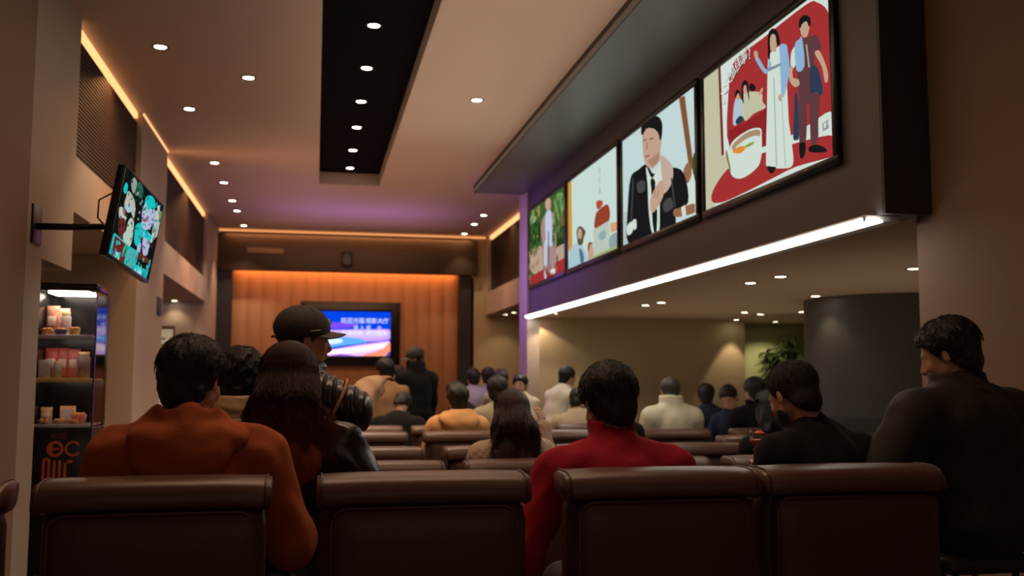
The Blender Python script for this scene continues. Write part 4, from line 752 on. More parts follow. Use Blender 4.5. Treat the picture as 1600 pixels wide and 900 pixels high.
def person(label, head, hs=1.0, hyaw=0, hpitch=-8, hroll=0, byaw=0, lean=8, seat=.47, stand=False, sw=.19, cloth=None, thick=.0, fold=.006, style='', hands=None, elbows=None,
           hair='short', hairm=None, skin=None, res=.014, seed=1, group=None, low=CLOTHN, face=False, male=True, kind='jumper', pants=True, widen=1.0, hoff=0.0):
    skin = skin or SKIN; hairm = hairm or HAIRK; cloth = cloth or CLOTHN
    M = hmat(R(hyaw - byaw), R(hpitch), R(hroll)); H = lambda p: Hc + M @ (np.array(p, float) * hs)
    hz = head[2]
    if stand: pz = min(.90, hz * .56)
    else: pz = seat + .095
    Nz = hz - .142 * hs; P0 = np.array([0, 0, pz]); fy = math.tan(R(lean)) * (Nz - pz)
    Nk = np.array([0, fy, Nz]); Hc = Nk + np.array([hoff, .02 + .10 * math.sin(R(lean)) - .06 * math.sin(R(hpitch)) * .5, .142 * hs])
    cb, sb = math.cos(R(byaw)), math.sin(R(byaw))
    ox = head[0] - (cb * Hc[0] - sb * Hc[1]); oy = head[1] - (sb * Hc[0] + cb * Hc[1])
    up = (Nk - P0); up /= np.linalg.norm(up); TL = np.linalg.norm(Nk - P0); q = TL / .52
    ch = P0 + up * TL * .68; wa = P0 + up * TL * .33; fw = np.array([0, up[2], -up[1]])
    Sh = [Nk + np.array([sx * sw, -.005, 0]) - up * .088 for sx in (-1, 1)]
    if elbows is None:
        elbows = [Sh[0] + np.array([-.05, .07, -.27 * min(q, 1)]), Sh[1] + np.array([.05, .07, -.27 * min(q, 1)])]
    else: elbows = [Sh[i] + np.array(elbows[i]) if elbows[i] is not None else Sh[i] + np.array([(-.05, .05)[i], .07, -.27 * min(q, 1)]) for i in (0, 1)]
    hd = []
    for i in (0, 1):
        if hands is not None and hands[i] is not None: hd.append(elbows[i] + np.array(hands[i]))
        else: hd.append(elbows[i] + (np.array([(.07, -.07)[i], .22, .0]) if not stand else np.array([0, .06, -.24])))
    hips = [P0 + np.array([sx * .085, 0, -.01]) for sx in (-1, 1)]
    if stand: kn = [np.array([sx * .10, .02, pz * .53]) for sx in (-1, 1)]; an = [np.array([sx * .10, -.03, .09]) for sx in (-1, 1)]
    else: kn = [np.array([sx * .12, .40, max(.14, seat + .07)]) for sx in (-1, 1)]; an = [np.array([sx * .12, .42, .10]) for sx in (-1, 1)]
    toe = [a + np.array([0, .15, -.055]) for a in an]
    # ---- body (one continuous skin)
    F = Field(res)
    F.ell(P0, (.14, .10, .10)).cap(P0 + up * .03, wa, .098, .092).cap(wa, ch, .095, .105).ell(ch, (.135, .095, .15))
    F.cap(Nk - up * .095 + np.array([-sw * .8, 0, 0]), Nk - up * .095 + np.array([sw * .8, 0, 0]), .045, .045, .05)
    F.cap(Nk - up * .05, Hc + M @ np.array([0, -.02, -.05]) * hs, .056 * hs, .05 * hs, .03)
    for i in (0, 1):
        F.cap(Sh[i], elbows[i], .043, .035).cap(elbows[i], hd[i], .035, .024)
        F.cap(hips[i], kn[i], .074, .050).cap(kn[i], an[i], .048, .032).cap(an[i], toe[i], .032, .026)
        d = hd[i] - elbows[i]; d /= np.linalg.norm(d); sd = np.cross(d, [0, 0, 1.]); sd /= np.linalg.norm(sd) + 1e-9; nrm = np.cross(sd, d); fs = (1, -1)[i]
        pm = hd[i] + d * .045; F.ell(pm, (.040, .045, .016), np.stack([sd, d, nrm], 1), .012)
        for j, (o_, l_) in enumerate(((-.030, .062), (-.010, .072), (.010, .068), (.029, .054))):
            a = hd[i] + d * .078 + sd * o_; m1 = a + d * l_ * .5 - nrm * .010; e = m1 + d * l_ * .28 - nrm * .026
            F.cap(a, m1, .0092, .0086, .004).cap(m1, e, .0086, .0074, .004)
        a = hd[i] + d * .02 + sd * (.032 * fs); m1 = a + d * .03 + sd * (.022 * fs) - nrm * .01; F.cap(a, m1, .012, .010, .008).cap(m1, m1 + d * .03 - nrm * .012, .010, .008, .004)
    hk = .02 * hs
    def E(c, r, k=hk, sub=False, rot=None):
        m = M if rot is None else M @ rot
        F.ell(H(c), np.array(r) * hs, m, k, sub)
    E((0, -.012, .028), (.074, .093, .088)); E((0, .028, -.03), (.060, .064, .078)); E((0, .052, -.088), (.024, .022, .020))
    for sx in (-1, 1): F.cap(H((sx * .052, .005, -.05)), H((sx * .022, .052, -.088)), .018 * hs, .016 * hs, .02)
    F.cap(H((0, .088, .008)), H((0, .106, -.030)), .007 * hs, .011 * hs, .010); E((.0, .098, -.036), (.017, .012, .009), .008)
    F.cap(H((-.034, .076, .022)), H((.034, .076, .022)), .011 * hs, .011 * hs, .012)
    for sx in (-1, 1):
        E((sx * .031, .092, .002), (.015, .012, .010), .008, True); E((sx * .031, .078, .001), (.013, .012, .010), .004)
        E((sx * .036, .066, -.028), (.020, .016, .018), .02)
        rt = np.array(Matrix.Rotation(sx * .35, 3, 'Z') @ Matrix.Rotation(-.15, 3, 'X'))
        E((sx * .081, -.008, -.008), (.008, .019, .032), .006, False, rt); E((sx * .088, -.002, -.004), (.005, .011, .019), .004, True, rt)
    E((0, .090, -.058), (.021, .010, .006), .005); E((0, .088, -.068), (.018, .010, .006), .005)
    body = solid('person', F.build(), skin); body.location = (ox, oy, 0); body.rotation_euler = (0, 0, R(byaw))
    tag(body, label, 'person', group)
    # ---- top garment
    t = thick; F = Field(res)
    F.ell(P0 + up * .02, np.array([.165, .13, .12]) + t, k=.05).cap(wa, ch, .118 + t, .13 + t, .05)
    F.ell(wa, np.array([.155 * widen, .115, .15]) + t, k=.05).ell(ch, np.array([.175 * widen, .125, .17]) + t, k=.05)
    F.cap(Nk - up * .105 + np.array([-sw * .85, -.01, 0]), Nk - up * .105 + np.array([sw * .85, -.01, 0]), .068 + t * .7, .068 + t * .7, .06)
    for sx in (-1, 1): F.cap(Nk - up * .022 + np.array([sx * .03, -.015, 0]), Nk - up * .075 + np.array([sx * sw * .93, -.01, 0]), .062 + t * .5, .052 + t * .6, .05)
    F.cap(Nk - up * .06, Nk + np.array([hoff * .5, 0, 0]), .088 + t * .4, .068 + t * .3, .05)
    sl = {} ; acc = None
    ra = .064 + t; rb = .054 + t * .8
    for i in (0, 1):
        if style == 'pointing' and i == 1: continue
        F.cap(Sh[i] + np.array([0, -.01, -.01]), elbows[i], ra, rb, .045).cap(elbows[i], hd[i] - (hd[i] - elbows[i]) * .04, rb, .040 + t * .6, .04)
    # collars
    def tube_ring(z0, z1, r0, r1, th, dy=0):
        c0_ = Nk + up * z0 + np.array([hoff * .5, dy, 0]); c1_ = Nk + up * z1 + np.array([hoff * .9, dy, 0])
        def f(X, Y, Z):
            tt = np.clip(((X - c0_[0]) * up[0] + (Y - c0_[1]) * up[1] + (Z - c0_[2]) * up[2]) / (z1 - z0), 0, 1)
            cx = c0_[0] + (c1_[0] - c0_[0]) * tt; cy = c0_[1] + (c1_[1] - c0_[1]) * tt; cz = c0_[2] + (c1_[2] - c0_[2]) * tt
            rr = r0 + (r1 - r0) * tt; d2 = np.sqrt((X - cx) ** 2 + ((Y - cy) * .92) ** 2); return np.sqrt((d2 - rr) ** 2 + (Z - cz) ** 2) - th
        F.fn(f, c0_ - r0 - th - .03, c1_ + r1 + th + .03, .012)
    if kind in ('jumper',): tube_ring(.015, .035, .068, .066, .013)
    if kind == 'stand_collar': tube_ring(.0, .090, .086, .076, .012, -.008)
    if kind == 'high_collar': tube_ring(.0, .10, .098, .092, .020)
    if kind == 'jacket': tube_ring(.015, .075, .100, .094, .013, -.012)
    if kind == 'puffer': tube_ring(-.02, .035 if stand else .07, .100, .100, .022, -.015)
    dsp, am = (folds(seed, 24, .45), fold * .62)
    if kind == 'puffer': g1 = folds(seed, 9); g2 = quilt(); dsp = lambda P: .55 * g1(P) + .8 * g2(P); am = .011
    if kind == 'fluffy': g1 = folds(seed, 12, 1, .9); dsp = g1; am = .010
    nm = {'hoodie': 'hoodie', 'jumper': 'jumper', 'stand_collar': 'jumper', 'high_collar': 'coat', 'jacket': 'jacket', 'puffer': 'puffer_jacket', 'fluffy': 'fluffy_coat'}[kind]
    g = solid(nm, F.build(dsp, am), cloth, body)
    if kind in ('hoodie',):
        F = Field(res); hb = Nk + np.array([0, -.045, 0])
        def f(X, Y, Z):  # thick rolled rim round the neck, dipping to the front
            x, y, z = X - hb[0], (Y - hb[1] - .03), Z - hb[2]; rr = np.sqrt((x * .92) ** 2 + y ** 2)
            zc = np.clip(.022 - .42 * (y + .06), -.10, .03)
            return np.sqrt((rr - .108) ** 2 + ((z - zc) * .62) ** 2) - .030
        F.fn(f, hb - .22, hb + .22, .03)
        F.ell(hb + np.array([0, -.100, -.030]), (.185, .055, .060), k=.04); F.ell(hb + np.array([0, -.118, -.095]), (.150, .050, .085), k=.04)
        F.cap(hb + np.array([-.145, -.045, -.015]), hb + np.array([0, -.128, -.190]), .040, .036, .05); F.cap(hb + np.array([.145, -.045, -.015]), hb + np.array([0, -.128, -.190]), .040, .036, .05)
        # hollow for head and neck
        F.cap(Hc + np.array([0, -.02, 0]), Nk + np.array([0, 0, -.02]), .080, .066, .01, True)
        solid('hood', F.build(folds(seed + 3, 20, 2.4), .009), cloth, g)
    if kind == 'jacket' and style == 'leather':
        F = Field(res * .9)
        for sx in (-1, 1): F.cap(Nk + np.array([sx * .10, -.03, -.02]), Nk + np.array([sx * .21, -.02, -.055]), .030 + t * .5, .022 + t * .5, .02)
        solid('shoulder_panel', F.build(folds(seed + 5, 16), .008), cloth, g)
    if style == 'pointing':
        F = Field(res); F.cap(Sh[1] + np.array([0, -.01, 0]), elbows[1], .075 + t, .070 + t, .04)
        gq = folds(seed, 11); solid('upper_sleeve', F.build(lambda P: np.abs(np.sin(P[:, 0] * 50 + P[:, 1] * 60 + gq(P) * 1.2)) * -1 + .4, .012), MATS['black_leather'], g)
        F = Field(res * .8); a_ = Sh[1] * .45 + elbows[1] * .55
        dd = (elbows[1] - Sh[1]); dd /= np.linalg.norm(dd)
        def f(X, Y, Z):
            x, y, z = X - a_[0], Y - a_[1], Z - a_[2]; u = x * dd[0] + y * dd[1] + z * dd[2]; rr = np.sqrt(np.maximum(x * x + y * y + z * z - u * u, 0)); return np.sqrt((rr - .083 - t) ** 2 + u ** 2) - .008
        F.fn(f, a_ - .13, a_ + .13, .0); solid('sleeve_stripe', F.build(), mat('stripe_tan', (.42, .18, .06), .5), g)
        F = Field(res * .8); F.cap(elbows[1], hd[1] - (hd[1] - elbows[1]) * .02, .050 + t, .022 + t, .03)
        solid('cream_sleeve', F.build(folds(seed + 8, 42, .4), .008), mat('cream_cotton', (.85, .62, .42), .8, bump=.15, bscale=90), g)
    # ---- trousers and shoes
    F = Field(max(res, .014)); F.ell(P0 - np.array([0, 0, .02]), (.165, .125, .11))
    for i in (0, 1): F.cap(hips[i], kn[i], .092, .068).cap(kn[i], an[i] + np.array([0, 0, .03]), .066, .052)
    solid('trousers', F.build(folds(seed + 1, 12), .005), low, body)
    F = Field(max(res * .8, .010))
    for i in (0, 1): F.cap(an[i] - np.array([0, .03, .035]), toe[i] + np.array([0, .03, .005]), .043, .036, .02)
    F.fn(lambda X, Y, Z: (.006 - Z) + 0 * X + 0 * Y, (-.4, -.4, -.1), (.4, .9, .12), 0, mode='max')
    solid('shoe', F.build(), SHOEM, body)
    # ---- hair
    hr = min(res, .009); F = Field(hr)
    def EH(c, r, k=.012, sub=False): F.ell(H(c), np.array(r) * hs, M, k, sub)
    MT_ = M.T
    def loc(X, Y, Z):
        x, y, z = (X - Hc[0]) / hs, (Y - Hc[1]) / hs, (Z - Hc[2]) / hs
        return MT_[0, 0] * x + MT_[0, 1] * y + MT_[0, 2] * z, MT_[1, 0] * x + MT_[1, 1] * y + MT_[1, 2] * z, MT_[2, 0] * x + MT_[2, 1] * y + MT_[2, 2] * z
    hk_ = {'short': 1.0, 'full': 1.07, 'crop': .955, 'curly': 1.05, 'cap': .94, 'long': 1.02}[hair]
    EH((0, -.020, .038), np.array((.091, .108, .097)) * hk_)
    if hair in ('short', 'full', 'curly', 'cap', 'crop'): EH((0, -.045, -.03), np.array((.072, .066, .082 if hair != 'crop' else .078)) * (hk_ if hair != 'full' else 1.06))
    if hair in ('full',): EH((0, .048, .078), (.062, .040, .036))
    hb_ = .035 + thick
    if hair == 'long':
        EH((0, -.045, -.02), (.108, .085, .11), .03)
        L0 = Hc + M @ np.array([0, -.055, -.06]) * hs + np.array([0, -hb_, 0])
        for (dx, dy, dz, rx, ry, rz_) in ((0, .0, -.03, .115, .075, .10), (0, -.03, -.12, .125, .060, .12), (-.035, -.050, -.19, .100, .045, .09), (.045, -.055, -.21, .095, .042, .09)): F.ell(L0 + np.array([dx, dy, dz]) * hs, (rx * hs, ry * hs, rz_ * hs), None, .04)
    crop_ = hair == 'crop'
    hl = np.array([[-.14, -.115], [-.08, -.108], [-.045, -.065], [-.025, -.02], [.02, .0], [.045, .035], [.07, .066], [.14, .08]]) if crop_ else np.array([[-.14, -.125], [-.08, -.115], [-.045, -.07], [-.025, -.035], [.02, -.012], [.045, .030], [.07, .062], [.14, .075]])
    if hair == 'long': hl = np.array([[-.14, -.6], [.0, -.6], [.02, -.10], [.045, .01], [.07, .062], [.14, .075]])
    def hairline(X, Y, Z):
        x, y, z = loc(X, Y, Z); g_ = np.interp(y, hl[:, 0], hl[:, 1]) - z; return g_ * .7
    F.fn(hairline, Hc - .16, Hc + .16, 0, mode='max')
    if hair != 'long':
        for sx in (-1, 1): EH((sx * .092, .004, -.014), (.022, .024, .034), .006, True)
    am = {'short': .006, 'full': .0075, 'crop': .0015, 'curly': .011, 'cap': .002, 'long': .003}[hair] * hs
    if hair == 'curly': gC = folds(seed, 75, 1); dsp = gC
    else:
        gS = streaks(seed)
        dsp = lambda P: gS((P - Hc) @ M)
    extra = None; nS = 0
    if res <= .0101 or hair == 'long':
        rs = np.random.RandomState(seed + 9)
        if hair == 'long':
            nS = 2300 if res < .01 else 600; Np = 16; th = rs.uniform(-2.4, 2.4, nS); T = np.linspace(0, 1, Np); Lh = rs.uniform(.20, .33, nS) * hs
            pts = np.zeros((nS, Np, 3)); ph = rs.uniform(0, 6.28, nS); sp = rs.uniform(.0, 1, nS)
            for j, tt in enumerate(T):
                al = np.minimum(tt / .38, 1) * 1.62; dn = np.maximum(tt - .38, 0) / .62
                rx = (.101 + .004 * sp) * hs; e = np.sin(al); wv = (.022 * np.sin(dn * 9 + th * 5 + seed) + .012 * np.sin(dn * 14 + ph)) * dn
                x = np.sin(th) * rx * e * (1.00 + .36 * dn ** 1.4) + wv * 1.3 + .03 * dn; y = -np.cos(th) * (.118 * e * hs) * (1 - .25 * dn) - .02 + wv * .8 - (hb_ + .045) * np.minimum(dn * 2.2, 1) * (np.abs(th) < 1.75); z = .04 * hs + np.cos(al) * (.106 + .003 * sp) * hs - dn * Lh
                pts[:, j] = np.stack([x, y, z], 1)
            keep = ~((np.abs(th) > 1.75)); hp = pts[keep]; hq = hp.copy(); ztop = hp[:, :, 2] > -.06
            zc_ = np.maximum(hp[:, :, 2], -.06); hq = np.stack([hp[:, :, 0], hp[:, :, 1], zc_], 2) @ M.T; hq[:, :, 2] += np.minimum(hp[:, :, 2] + .06, 0); extra = ribbons(hq + Hc, .0019)
        else:
            nS = 900; Np = 7; ph = rs.uniform(0, 2 * PI, nS); al0 = rs.uniform(.05, 1.7, nS); Lh = rs.uniform(.18, .42, nS); T = np.linspace(0, 1, Np); pts = np.zeros((nS, Np, 3)); dv = rs.normal(0, .12, nS)
            for j, tt in enumerate(T):
                al = al0 + Lh * tt; lift = 1.01 * hk_ + ((.075 if not crop_ else .05 * np.cos(np.minimum(al0, 1.5)) + .01) if hair != 'curly' else .13 * (.6 + .4 * math.sin(tt * 9))) * tt ** 2 * rs.uniform(.2, 1, nS); p_ = ph + dv * tt
                d_ = np.stack([np.sin(al) * np.sin(p_) * .092, -np.sin(al) * np.cos(p_) * .110, np.cos(al) * .098], 1) * lift[:, None]; pts[:, j] = d_ + np.array([0, -.020, .038])
            ends = pts[:, -1]; lim = np.interp(ends[:, 1], hl[:, 0], hl[:, 1]); keep = (ends[:, 2] > lim + .004) & (al0 + Lh < 1.95); pts = pts[keep]
            if hair in ('short', 'full', 'curly', 'crop'): extra = ribbons(Hc + (pts * hs) @ M.T, .0011)
    if hair == 'cap':
        solid('hair', F.build(dsp, am), hairm, body)
        CM = MATS['cap_cotton']; F = Field(.005 if res < .009 else .009)
        EH((0, -.016, .048), (.102, .116, .098), .01)
        def cut(X, Y, Z): x, y, z = loc(X, Y, Z); return (.012 + .12 * y - z)
        F.fn(cut, Hc - .2, Hc + .2, 0, mode='max'); EH((0, -.145, .02), (.030, .04, .026), .004, True)
        def seams(P):
            q_ = (P - Hc) @ M / hs; a = np.arctan2(q_[:, 0], q_[:, 1] + .016); return np.exp(-((np.abs(np.sin(a * 3)) / .05) ** 2)) * .8 + np.exp(-(((q_[:, 2] - .045 - .12 * q_[:, 1]) / .002) ** 2)) * .6
        cp = solid('cap', F.build(seams, .0022), CM, body)
        b = MB(); v = []; f = []
        for i in range(17):
            a = -1.15 + 2.3 * i / 16
            for j in range(6):
                s_ = j / 5; rx = .099 + .0 * s_; L_ = .072 * math.cos(a * .78) ** .6 * s_
                p_ = (math.sin(a) * (rx + L_ * .25), -.016 + math.cos(a) * .112 + L_, .030 + .12 * .09 - .10 * L_ - .10 * abs(math.sin(a)) ** 2 * .35)
                v.append(tuple(H(p_)))
        for i in range(16):
            for j in range(5): f.append((i * 6 + j, i * 6 + j + 1, (i + 1) * 6 + j + 1, (i + 1) * 6 + j))
        b.add(v, f, mat('cap_brim', (.075, .062, .045), .8, bump=.1, bscale=200), True); br = b.build('brim', cp); sm = br.modifiers.new('thick', 'SOLIDIFY'); sm.thickness = .004
        if face:
            ST = mat('cap_thread', (.16, .13, .10), .7)
            for q_ in range(6):
                a = q_ * PI / 3 + .1; b = MB()
                for da in (-.035, .035): b.tube([H((.1035 * math.sin(a + da) * math.cos(e_), -.016 + .1175 * math.cos(a + da) * math.cos(e_), .048 + .0995 * math.sin(e_))) for e_ in [.0 + .14 * k for k in range(11)]], .0010, ST, 4)
                b.build('stitching', cp)
            b = MB(); bm_ = bmesh.new(); bmesh.ops.create_icosphere(bm_, subdivisions=2, radius=.007); b.bm(bm_, CM, True, Matrix.Translation(H((0, -.016, .148)))); b.build('top_button', cp)
            b = MB(); b.tube([H((sx * .034, -.128, .012)) for sx in (-1, -.4, .4, 1)], .006, mat('cap_tan', (.35, .17, .06), .6), 8); b.build('back_strap', cp)
            b = MB(); b.tube([H((.104 - .004 * abs(q_), .02 + q_ * .02, .038 + q_ * .004)) for q_ in (-1, 0, 1)], .0022, mat('cap_print', (.5, .45, .38), .6), 6); b.box((-.0, 0, 0), (.0001, .0001, .0001), CM); b.build('side_print', cp)
            b = MB(); v, f_ = text_mesh('N', .04)
            b.add([tuple(H((p[0], .098 - p[1] * .35, .082 + p[1] * .8))) for p in v], f_, mat('cap_logo', (.7, .68, .62), .5)); lo_ = b.build('front_patch', cp); sm = lo_.modifiers.new('thick', 'SOLIDIFY'); sm.thickness = .004
    else:
        solid('hair', F.build(dsp, am), hairm, body, extra)
    if face:
        EW = mat('eye_white', (.36, .30, .26), .35); EB = mat('eye_dark', (.015, .01, .008), .15)
        for sx in (-1, 1):
            b = MB(); bm_ = bmesh.new(); bmesh.ops.create_icosphere(bm_, subdivisions=3, radius=.0108 * hs); b.bm(bm_, EW, True, Matrix.Translation(H((sx * .031, .0785, .001))))
            bm_ = bmesh.new(); bmesh.ops.create_icosphere(bm_, subdivisions=2, radius=.0058 * hs); b.bm(bm_, EB, True, Matrix.Translation(H((sx * .031, .0858, .001)))); b.build('eye', body)
            b = MB(); b.tube([H((sx * (.018 + .028 * q_), .092 - .012 * q_ * q_ - .002, .021 + .006 * math.sin(q_ * 2.4))) for q_ in (0, .25, .5, .75, 1)], [.002, .003, .003, .0025, .0012], HAIRK, 6); b.build('eyebrow', body)
        b = MB(); b.tube([H((q_ * .020, .0985 - .006 * q_ * q_, -.0625 + .001 * abs(q_))) for q_ in (-1, -.5, 0, .5, 1)], [.001, .0026, .0032, .0026, .001], mat('lip', (.42, .16, .12), .45), 8); b.build('lips', body)
    return body, dict(Hc=Hc, H=H, N=Nk, S=Sh, E=elbows, hd=hd, P=P0)
def wcol(name, c, **k): return mat(name, c, **{**dict(rough=.9, bump=.15, bscale=120, sheen=.03, spec=.2), **k})
RUST = wcol('rust_fleece', (.36, .088, .03), var=.08); RED = wcol('red_wool', (.36, .013, .034), var=.08)
mat('black_leather', (.011, .010, .010), .27, bump=.12, bscale=22, spec=.7); mat('cap_cotton', (.034, .029, .025), .75, bump=.1, bscale=250)
GOLD = mat('gold_padding', (.55, .36, .20), .45, bump=.2, bscale=60); BLKC = wcol('black_wool', (.008, .008, .009)); OLIV = wcol('dark_olive_cotton', (.026, .024, .019), rough=.7)
BROWNHAIR = mat('hair_brown', (.040, .015, .009), .38, bump=.5, bscale=60, stretch=(5, 5, .5), spec=.55)
LITENDS = mat('hair_brown_red', (.060, .019, .010), .55, bump=.5, bscale=60, stretch=(5, 5, .5), spec=.2)
_n = LITENDS.node_tree.nodes; _l = LITENDS.node_tree.links; _b = _n['Principled BSDF']
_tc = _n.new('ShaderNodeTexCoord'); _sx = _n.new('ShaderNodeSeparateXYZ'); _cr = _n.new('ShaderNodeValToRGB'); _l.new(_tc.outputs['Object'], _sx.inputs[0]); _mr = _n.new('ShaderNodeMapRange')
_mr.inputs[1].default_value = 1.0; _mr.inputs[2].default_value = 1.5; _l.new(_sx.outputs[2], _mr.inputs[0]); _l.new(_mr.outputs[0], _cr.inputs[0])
_cr.color_ramp.elements[0].position = .12; _cr.color_ramp.elements[0].color = (.22, .06, .028, 1); _cr.color_ramp.elements[1].position = .46; _cr.color_ramp.elements[1].color = (.032, .012, .008, 1); _l.new(_cr.outputs[0], _b.inputs['Base Color'])  # reddish light on the lower strands painted into the hair colour by height
FLUF = wcol('cream_fleece', (.62, .46, .34), bump=.8, bscale=160); TANC = wcol('tan_fleece', (.60, .31, .13)); WHI = wcol('white_knit', (.66, .62, .50)); PUF = mat('pale_shell', (.60, .58, .46), .6, bump=.1, bscale=90)
NAVY = wcol('navy_wool', (.02, .03, .06)); LILAC = wcol('lilac_cotton', (.34, .30, .40)); BEIG = wcol('beige_cotton', (.42, .36, .25)); GREYB = wcol('grey_beige_cotton', (.34, .29, .22)); TANB = wcol('tan_knit', (.40, .23, .12))

# front row
person('person in a rust orange hooded sweatshirt seen from behind, seated at the front', (-.405, 3.44, 1.285), hs=1.10, hyaw=-26, hpitch=-10, byaw=0, lean=7, seat=.46, sw=.225, cloth=RUST, thick=.035, fold=.009, kind='hoodie', hair='full', res=.008, seed=3,
       elbows=[(-.10, .02, -.30), (.11, .02, -.30)], hands=[(.12, .2, .02), (-.10, .2, .02)])
person('person with long wavy brown hair in a black leather jacket, back turned', (-.095, 3.78, 1.28), hs=1.06, hyaw=-8, hpitch=-4, byaw=-6, lean=4, seat=.45, sw=.20, cloth=MATS['black_leather'], thick=.030, fold=.012, kind='jacket', style='leather', hair='long', hairm=LITENDS, skin=SKINF, res=.008, seed=5,
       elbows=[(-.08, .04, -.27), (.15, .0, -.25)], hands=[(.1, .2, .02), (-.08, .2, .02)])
cap_, ci = person('person in a black peaked cap, face in profile, one cream sleeve raised and pointing', (-.045, 4.22, 1.455), hs=1.04, hyaw=-78, hpitch=-2, byaw=-62, lean=4, stand=True, sw=.19, cloth=MATS['black_leather'], thick=.03, fold=.012, kind='puffer', style='pointing', hair='cap', face=True, res=.0078, seed=7,
       elbows=[None, (.05, .12, -.06)], hands=[None, (-.09, .17, .10)])
person('person with curly dark hair and a gold padded collar, behind the rust hooded sweatshirt', (-.315, 4.45, 1.285), hs=1.06, hyaw=-20, hpitch=-6, lean=6, seat=.46, sw=.19, cloth=GOLD, thick=.03, kind='puffer', hair='curly', res=.010, seed=8)
person('person in a bright red jumper with a standing collar, hunched over, seen from behind', (1.09, 3.52, 1.20), hs=1.10, hyaw=10, hpitch=-20, byaw=2, lean=13, seat=.44, sw=.23, cloth=RED, thick=.022, fold=.007, kind='stand_collar', hair='full', res=.008, seed=11,
       elbows=[(-.13, -.05, -.28), (.09, .06, -.28)], hands=[(.05, .20, -.06), (-.10, .22, .02)])
g5, i5 = person('person with short cropped dark hair in a black jacket, head bowed over a glass', (1.905, 3.62, 1.225), hs=1.08, hyaw=20, hpitch=-26, byaw=4, lean=15, seat=.44, sw=.175, hoff=-.055, cloth=BLKC, thick=.035, fold=.009, kind='stand_collar', hair='crop', hairm=mat('hair_cropped', (.016, .013, .011), .6, bump=.6, bscale=300), res=.008, seed=13,
       elbows=[(-.005, .05, -.22), (.10, .06, -.26)], hands=[(.10, .25, .135), (-.10, .2, .02)])
person('large person in a dark olive coat at the right edge, head turned in profile', (2.57, 3.55, 1.395), hs=1.10, hyaw=42, hpitch=-20, byaw=8, lean=10, seat=.62, sw=.24, cloth=OLIV, thick=.045, fold=.009, kind='jacket', hair='full', res=.009, seed=17, widen=1.12,
       elbows=[(-.18, .0, -.24), (.02, .05, -.28)], hands=[(.10, .18, .02), (-.10, .2, .0)])
# rows beyond
person('person with long brown hair in a fluffy cream coat, one hand raised to the face', (1.19, 5.83, 1.07), hs=1.08, hyaw=-10, hpitch=-8, lean=4, seat=.34, sw=.19, cloth=FLUF, thick=.025, kind='fluffy', hair='long', hairm=BROWNHAIR, skin=SKINF, res=.010, seed=21,
       elbows=[None, (.06, .10, -.17)], hands=[None, (-.03, .05, .33)])
person('person in a tan hooded sweatshirt, dark hair, seated several rows ahead', (1.28, 8.75, 1.095), hs=1.06, hyaw=8, lean=5, seat=.40, sw=.20, cloth=TANC, thick=.03, kind='hoodie', hair='full', res=.014, seed=22)
person('person in a pale cream puffer jacket with a high collar, seen from behind', (3.28, 8.62, 1.17), hs=1.05, hyaw=0, lean=5, seat=.42, sw=.20, cloth=PUF, thick=.04, kind='high_collar', hair='crop', hairm=HAIRG, res=.013, seed=23)
person('person in a white jumper leaning forward in profile beside the violet column', (2.92, 11.0, 1.30), hs=1.0, hyaw=-70, hpitch=-10, byaw=-62, lean=24, stand=True, sw=.17, cloth=WHI, thick=.012, kind='jumper', hair='short', face=True, res=.013, seed=24)
person('person in a beige jacket seated low behind the red jumper', (2.70, 9.75, 1.06), hs=1.0, hyaw=-40, hpitch=-25, byaw=-20, lean=18, seat=.36, sw=.19, cloth=BEIG, thick=.02, kind='jacket', hair='short', skin=SKINF, res=.014, seed=25)
person('person with black hair just showing past the right of the red jumper', (2.62, 8.2, 1.06), hs=1.0, hyaw=0, lean=6, seat=.36, sw=.17, cloth=BLKC, kind='jumper', hair='full', res=.016, seed=26)
person('person in a tan top with dark hair below the far screen', (.80, 11.4, 1.375), hs=1.08, hyaw=35, hpitch=-6, lean=4, seat=.58, sw=.22, cloth=TANB, thick=.02, kind='jumper', hair='full', res=.015, seed=27)
person('person in a black jacket bent over before the tan top, below the far screen', (.95, 10.7, 1.0), hs=1.0, hyaw=-30, hpitch=-62, byaw=-20, lean=32, seat=.36, sw=.22, cloth=BLKC, thick=.03, kind='jacket', hair='full', res=.015, seed=28, hands=[(.05, .16, -.06), (.0, .16, -.06)])
person('person in a white shirt beyond the figure in the peaked cap', (1.10, 13.2, 1.33), hs=1.0, hyaw=60, lean=4, stand=False, seat=.5, sw=.19, cloth=WHI, kind='jumper', hair='short', res=.016, seed=29)
person('person standing in a black coat and grey peaked cap before the orange wall', (1.165, 11.5, 1.515), hs=1.02, hyaw=82, hpitch=-14, byaw=20, lean=4, stand=True, sw=.19, cloth=BLKC, thick=.025, kind='high_collar', hair='cap', res=.013, seed=30)
person('person in black with arms out just right of the standing black coat', (1.62, 11.3, 1.12), hs=1.0, hyaw=75, hpitch=-30, byaw=50, lean=20, seat=.42, sw=.19, cloth=BLKC, thick=.02, kind='jacket', hair='short', res=.015, seed=31)
person('person in a lilac shirt far back below the right slatted panel, leftmost', (2.13, 13.1, 1.285), hs=1.0, hyaw=10, lean=4, seat=.5, sw=.19, cloth=LILAC, kind='jumper', hair='full', res=.016, seed=32)
person('person in a greyish lilac shirt, second from left in the far back group', (2.43, 13.6, 1.30), hs=1.05, hyaw=-10, lean=4, seat=.5, sw=.2, cloth=LILAC, kind='jumper', hair='full', res=.016, seed=33)
person('person with black hair between the lilac shirts and the violet column', (2.40, 12.5, 1.265), hs=1.05, hyaw=0, lean=4, seat=.5, sw=.19, cloth=GREYB, kind='jumper', hair='full', res=.016, seed=34)
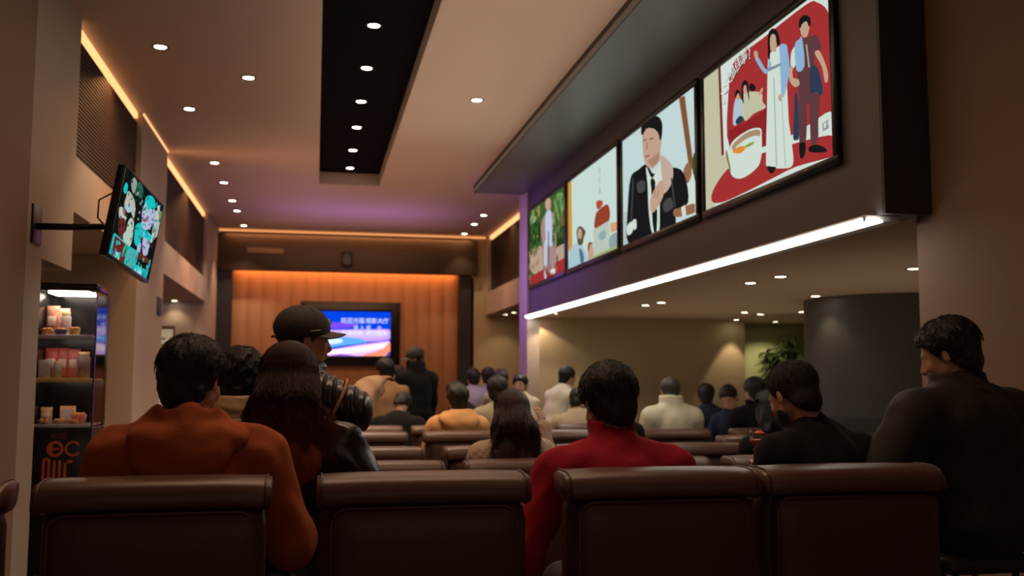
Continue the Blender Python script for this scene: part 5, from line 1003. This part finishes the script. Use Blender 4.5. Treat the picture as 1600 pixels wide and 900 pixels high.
person('person in a grey-beige top behind the woman with long brown hair', (1.84, 9.72, 1.165), hs=1.1, hyaw=-30, hpitch=-10, lean=6, seat=.44, sw=.21, cloth=GREYB, thick=.01, kind='jumper', hair='full', res=.014, seed=35)
person('person with a pale face and black hair in front of the violet column base', (2.56, 12.0, 1.21), hs=1.0, hyaw=150, hpitch=-10, byaw=140, lean=3, seat=.44, sw=.18, cloth=WHI, kind='jumper', hair='full', skin=SKINF, face=True, res=.014, seed=36)
person('person in a navy jumper with head turned away, right of the pale puffer jacket', (4.48, 10.6, 1.09), hs=1.04, hyaw=-20, lean=10, seat=.4, sw=.2, cloth=NAVY, thick=.01, kind='jumper', hair='full', res=.015, seed=37)
person('person with a lit face looking down, between the navy jumper and black jacket', (4.27, 9.5, 1.085), hs=1.05, hyaw=140, hpitch=-32, hroll=10, byaw=130, lean=14, seat=.4, sw=.19, cloth=NAVY, kind='jumper', hair='short', face=True, res=.012, seed=38)
person('person with black hair in a black jacket before the potted plant', (4.27, 8.9, 1.16), hs=1.08, hyaw=10, lean=10, seat=.42, sw=.22, cloth=BLKC, thick=.02, kind='jacket', hair='full', res=.014, seed=39)
person('person with long dark hair half hidden by the short-haired man in black', (3.15, 6.35, 1.06), hs=1.06, hyaw=5, lean=4, seat=.34, sw=.18, cloth=BLKC, kind='jumper', hair='long', hairm=HAIRK, skin=SKINF, res=.014, seed=40)

# glass of red drink held by the man in black
def stool(x, y, h, label):
    t = empty('stool', (x, y, 0), 0, label, 'stool', 'low dark stools'); b = MB(); b.bm(rbox(.40, .36, .07, (0, 0, h - .035), .03), mat('stool_pad', (.03, .02, .018), .5), True); b.build('seat', t)
    for sx in (-1, 1):
        for sy in (-1, 1): b = MB(); b.tube([(sx * .13, sy * .12, h - .06), (sx * .17, sy * .15, 0)], .013, DMETAL, 10); b.build('leg', t)
stool(-.095, 3.74, .45, 'low dark stool under the woman in the black leather jacket'); stool(-.315, 4.38, .46, 'low dark stool under the curly haired person in gold')
stool(2.56, 3.48, .62, 'tall dark stool under the large man in the olive coat')
for sx_, sy_, sh_, sl_ in ((2.10, 13.0, .5, 'the leftmost lilac shirt in the far group'), (2.43, 13.5, .5, 'the second lilac shirt in the far group'), (2.40, 12.4, .5, 'the black-haired figure before the lilac shirts'), (2.60, 12.1, .44, 'the pale face by the violet column'), (1.13, 13.1, .5, 'the white shirt below the far screen'), (4.5, 10.5, .4, 'the navy jumper'), (4.2, 9.55, .4, 'the figure with the lit face looking down'), (3.15, 6.25, .34, 'the long dark hair')):
    stool(sx_, sy_, sh_, 'low dark stool under ' + sl_)
GX_, GY_, GZ_ = 1.90, 3.92, .985
t = empty('drinking_glass', (GX_, GY_, GZ_), 0, 'clear tumbler with a red drink, at the elbow of the short-haired man in black', 'glass')
b = MB(); b.lathe([(0, 0), (.028, 0), (.031, .004), (.040, .04), (.0415, .060), (.037, .088), (.035, .088), (.0395, .060), (.038, .04), (.029, .008), (0, .008)], (0, 0, 0), mat('tumbler_glass', (1, 1, 1), .03, trans=1, ior=1.3), 40); b.build('tumbler', t)
b = MB(); b.lathe([(0, .009), (.0285, .009), (.0375, .04), (.0390, .048), (0, .048)], (0, 0, 0), mat('red_drink', (.75, .12, .06), .25, emit=None), 40); b.build('drink', t)
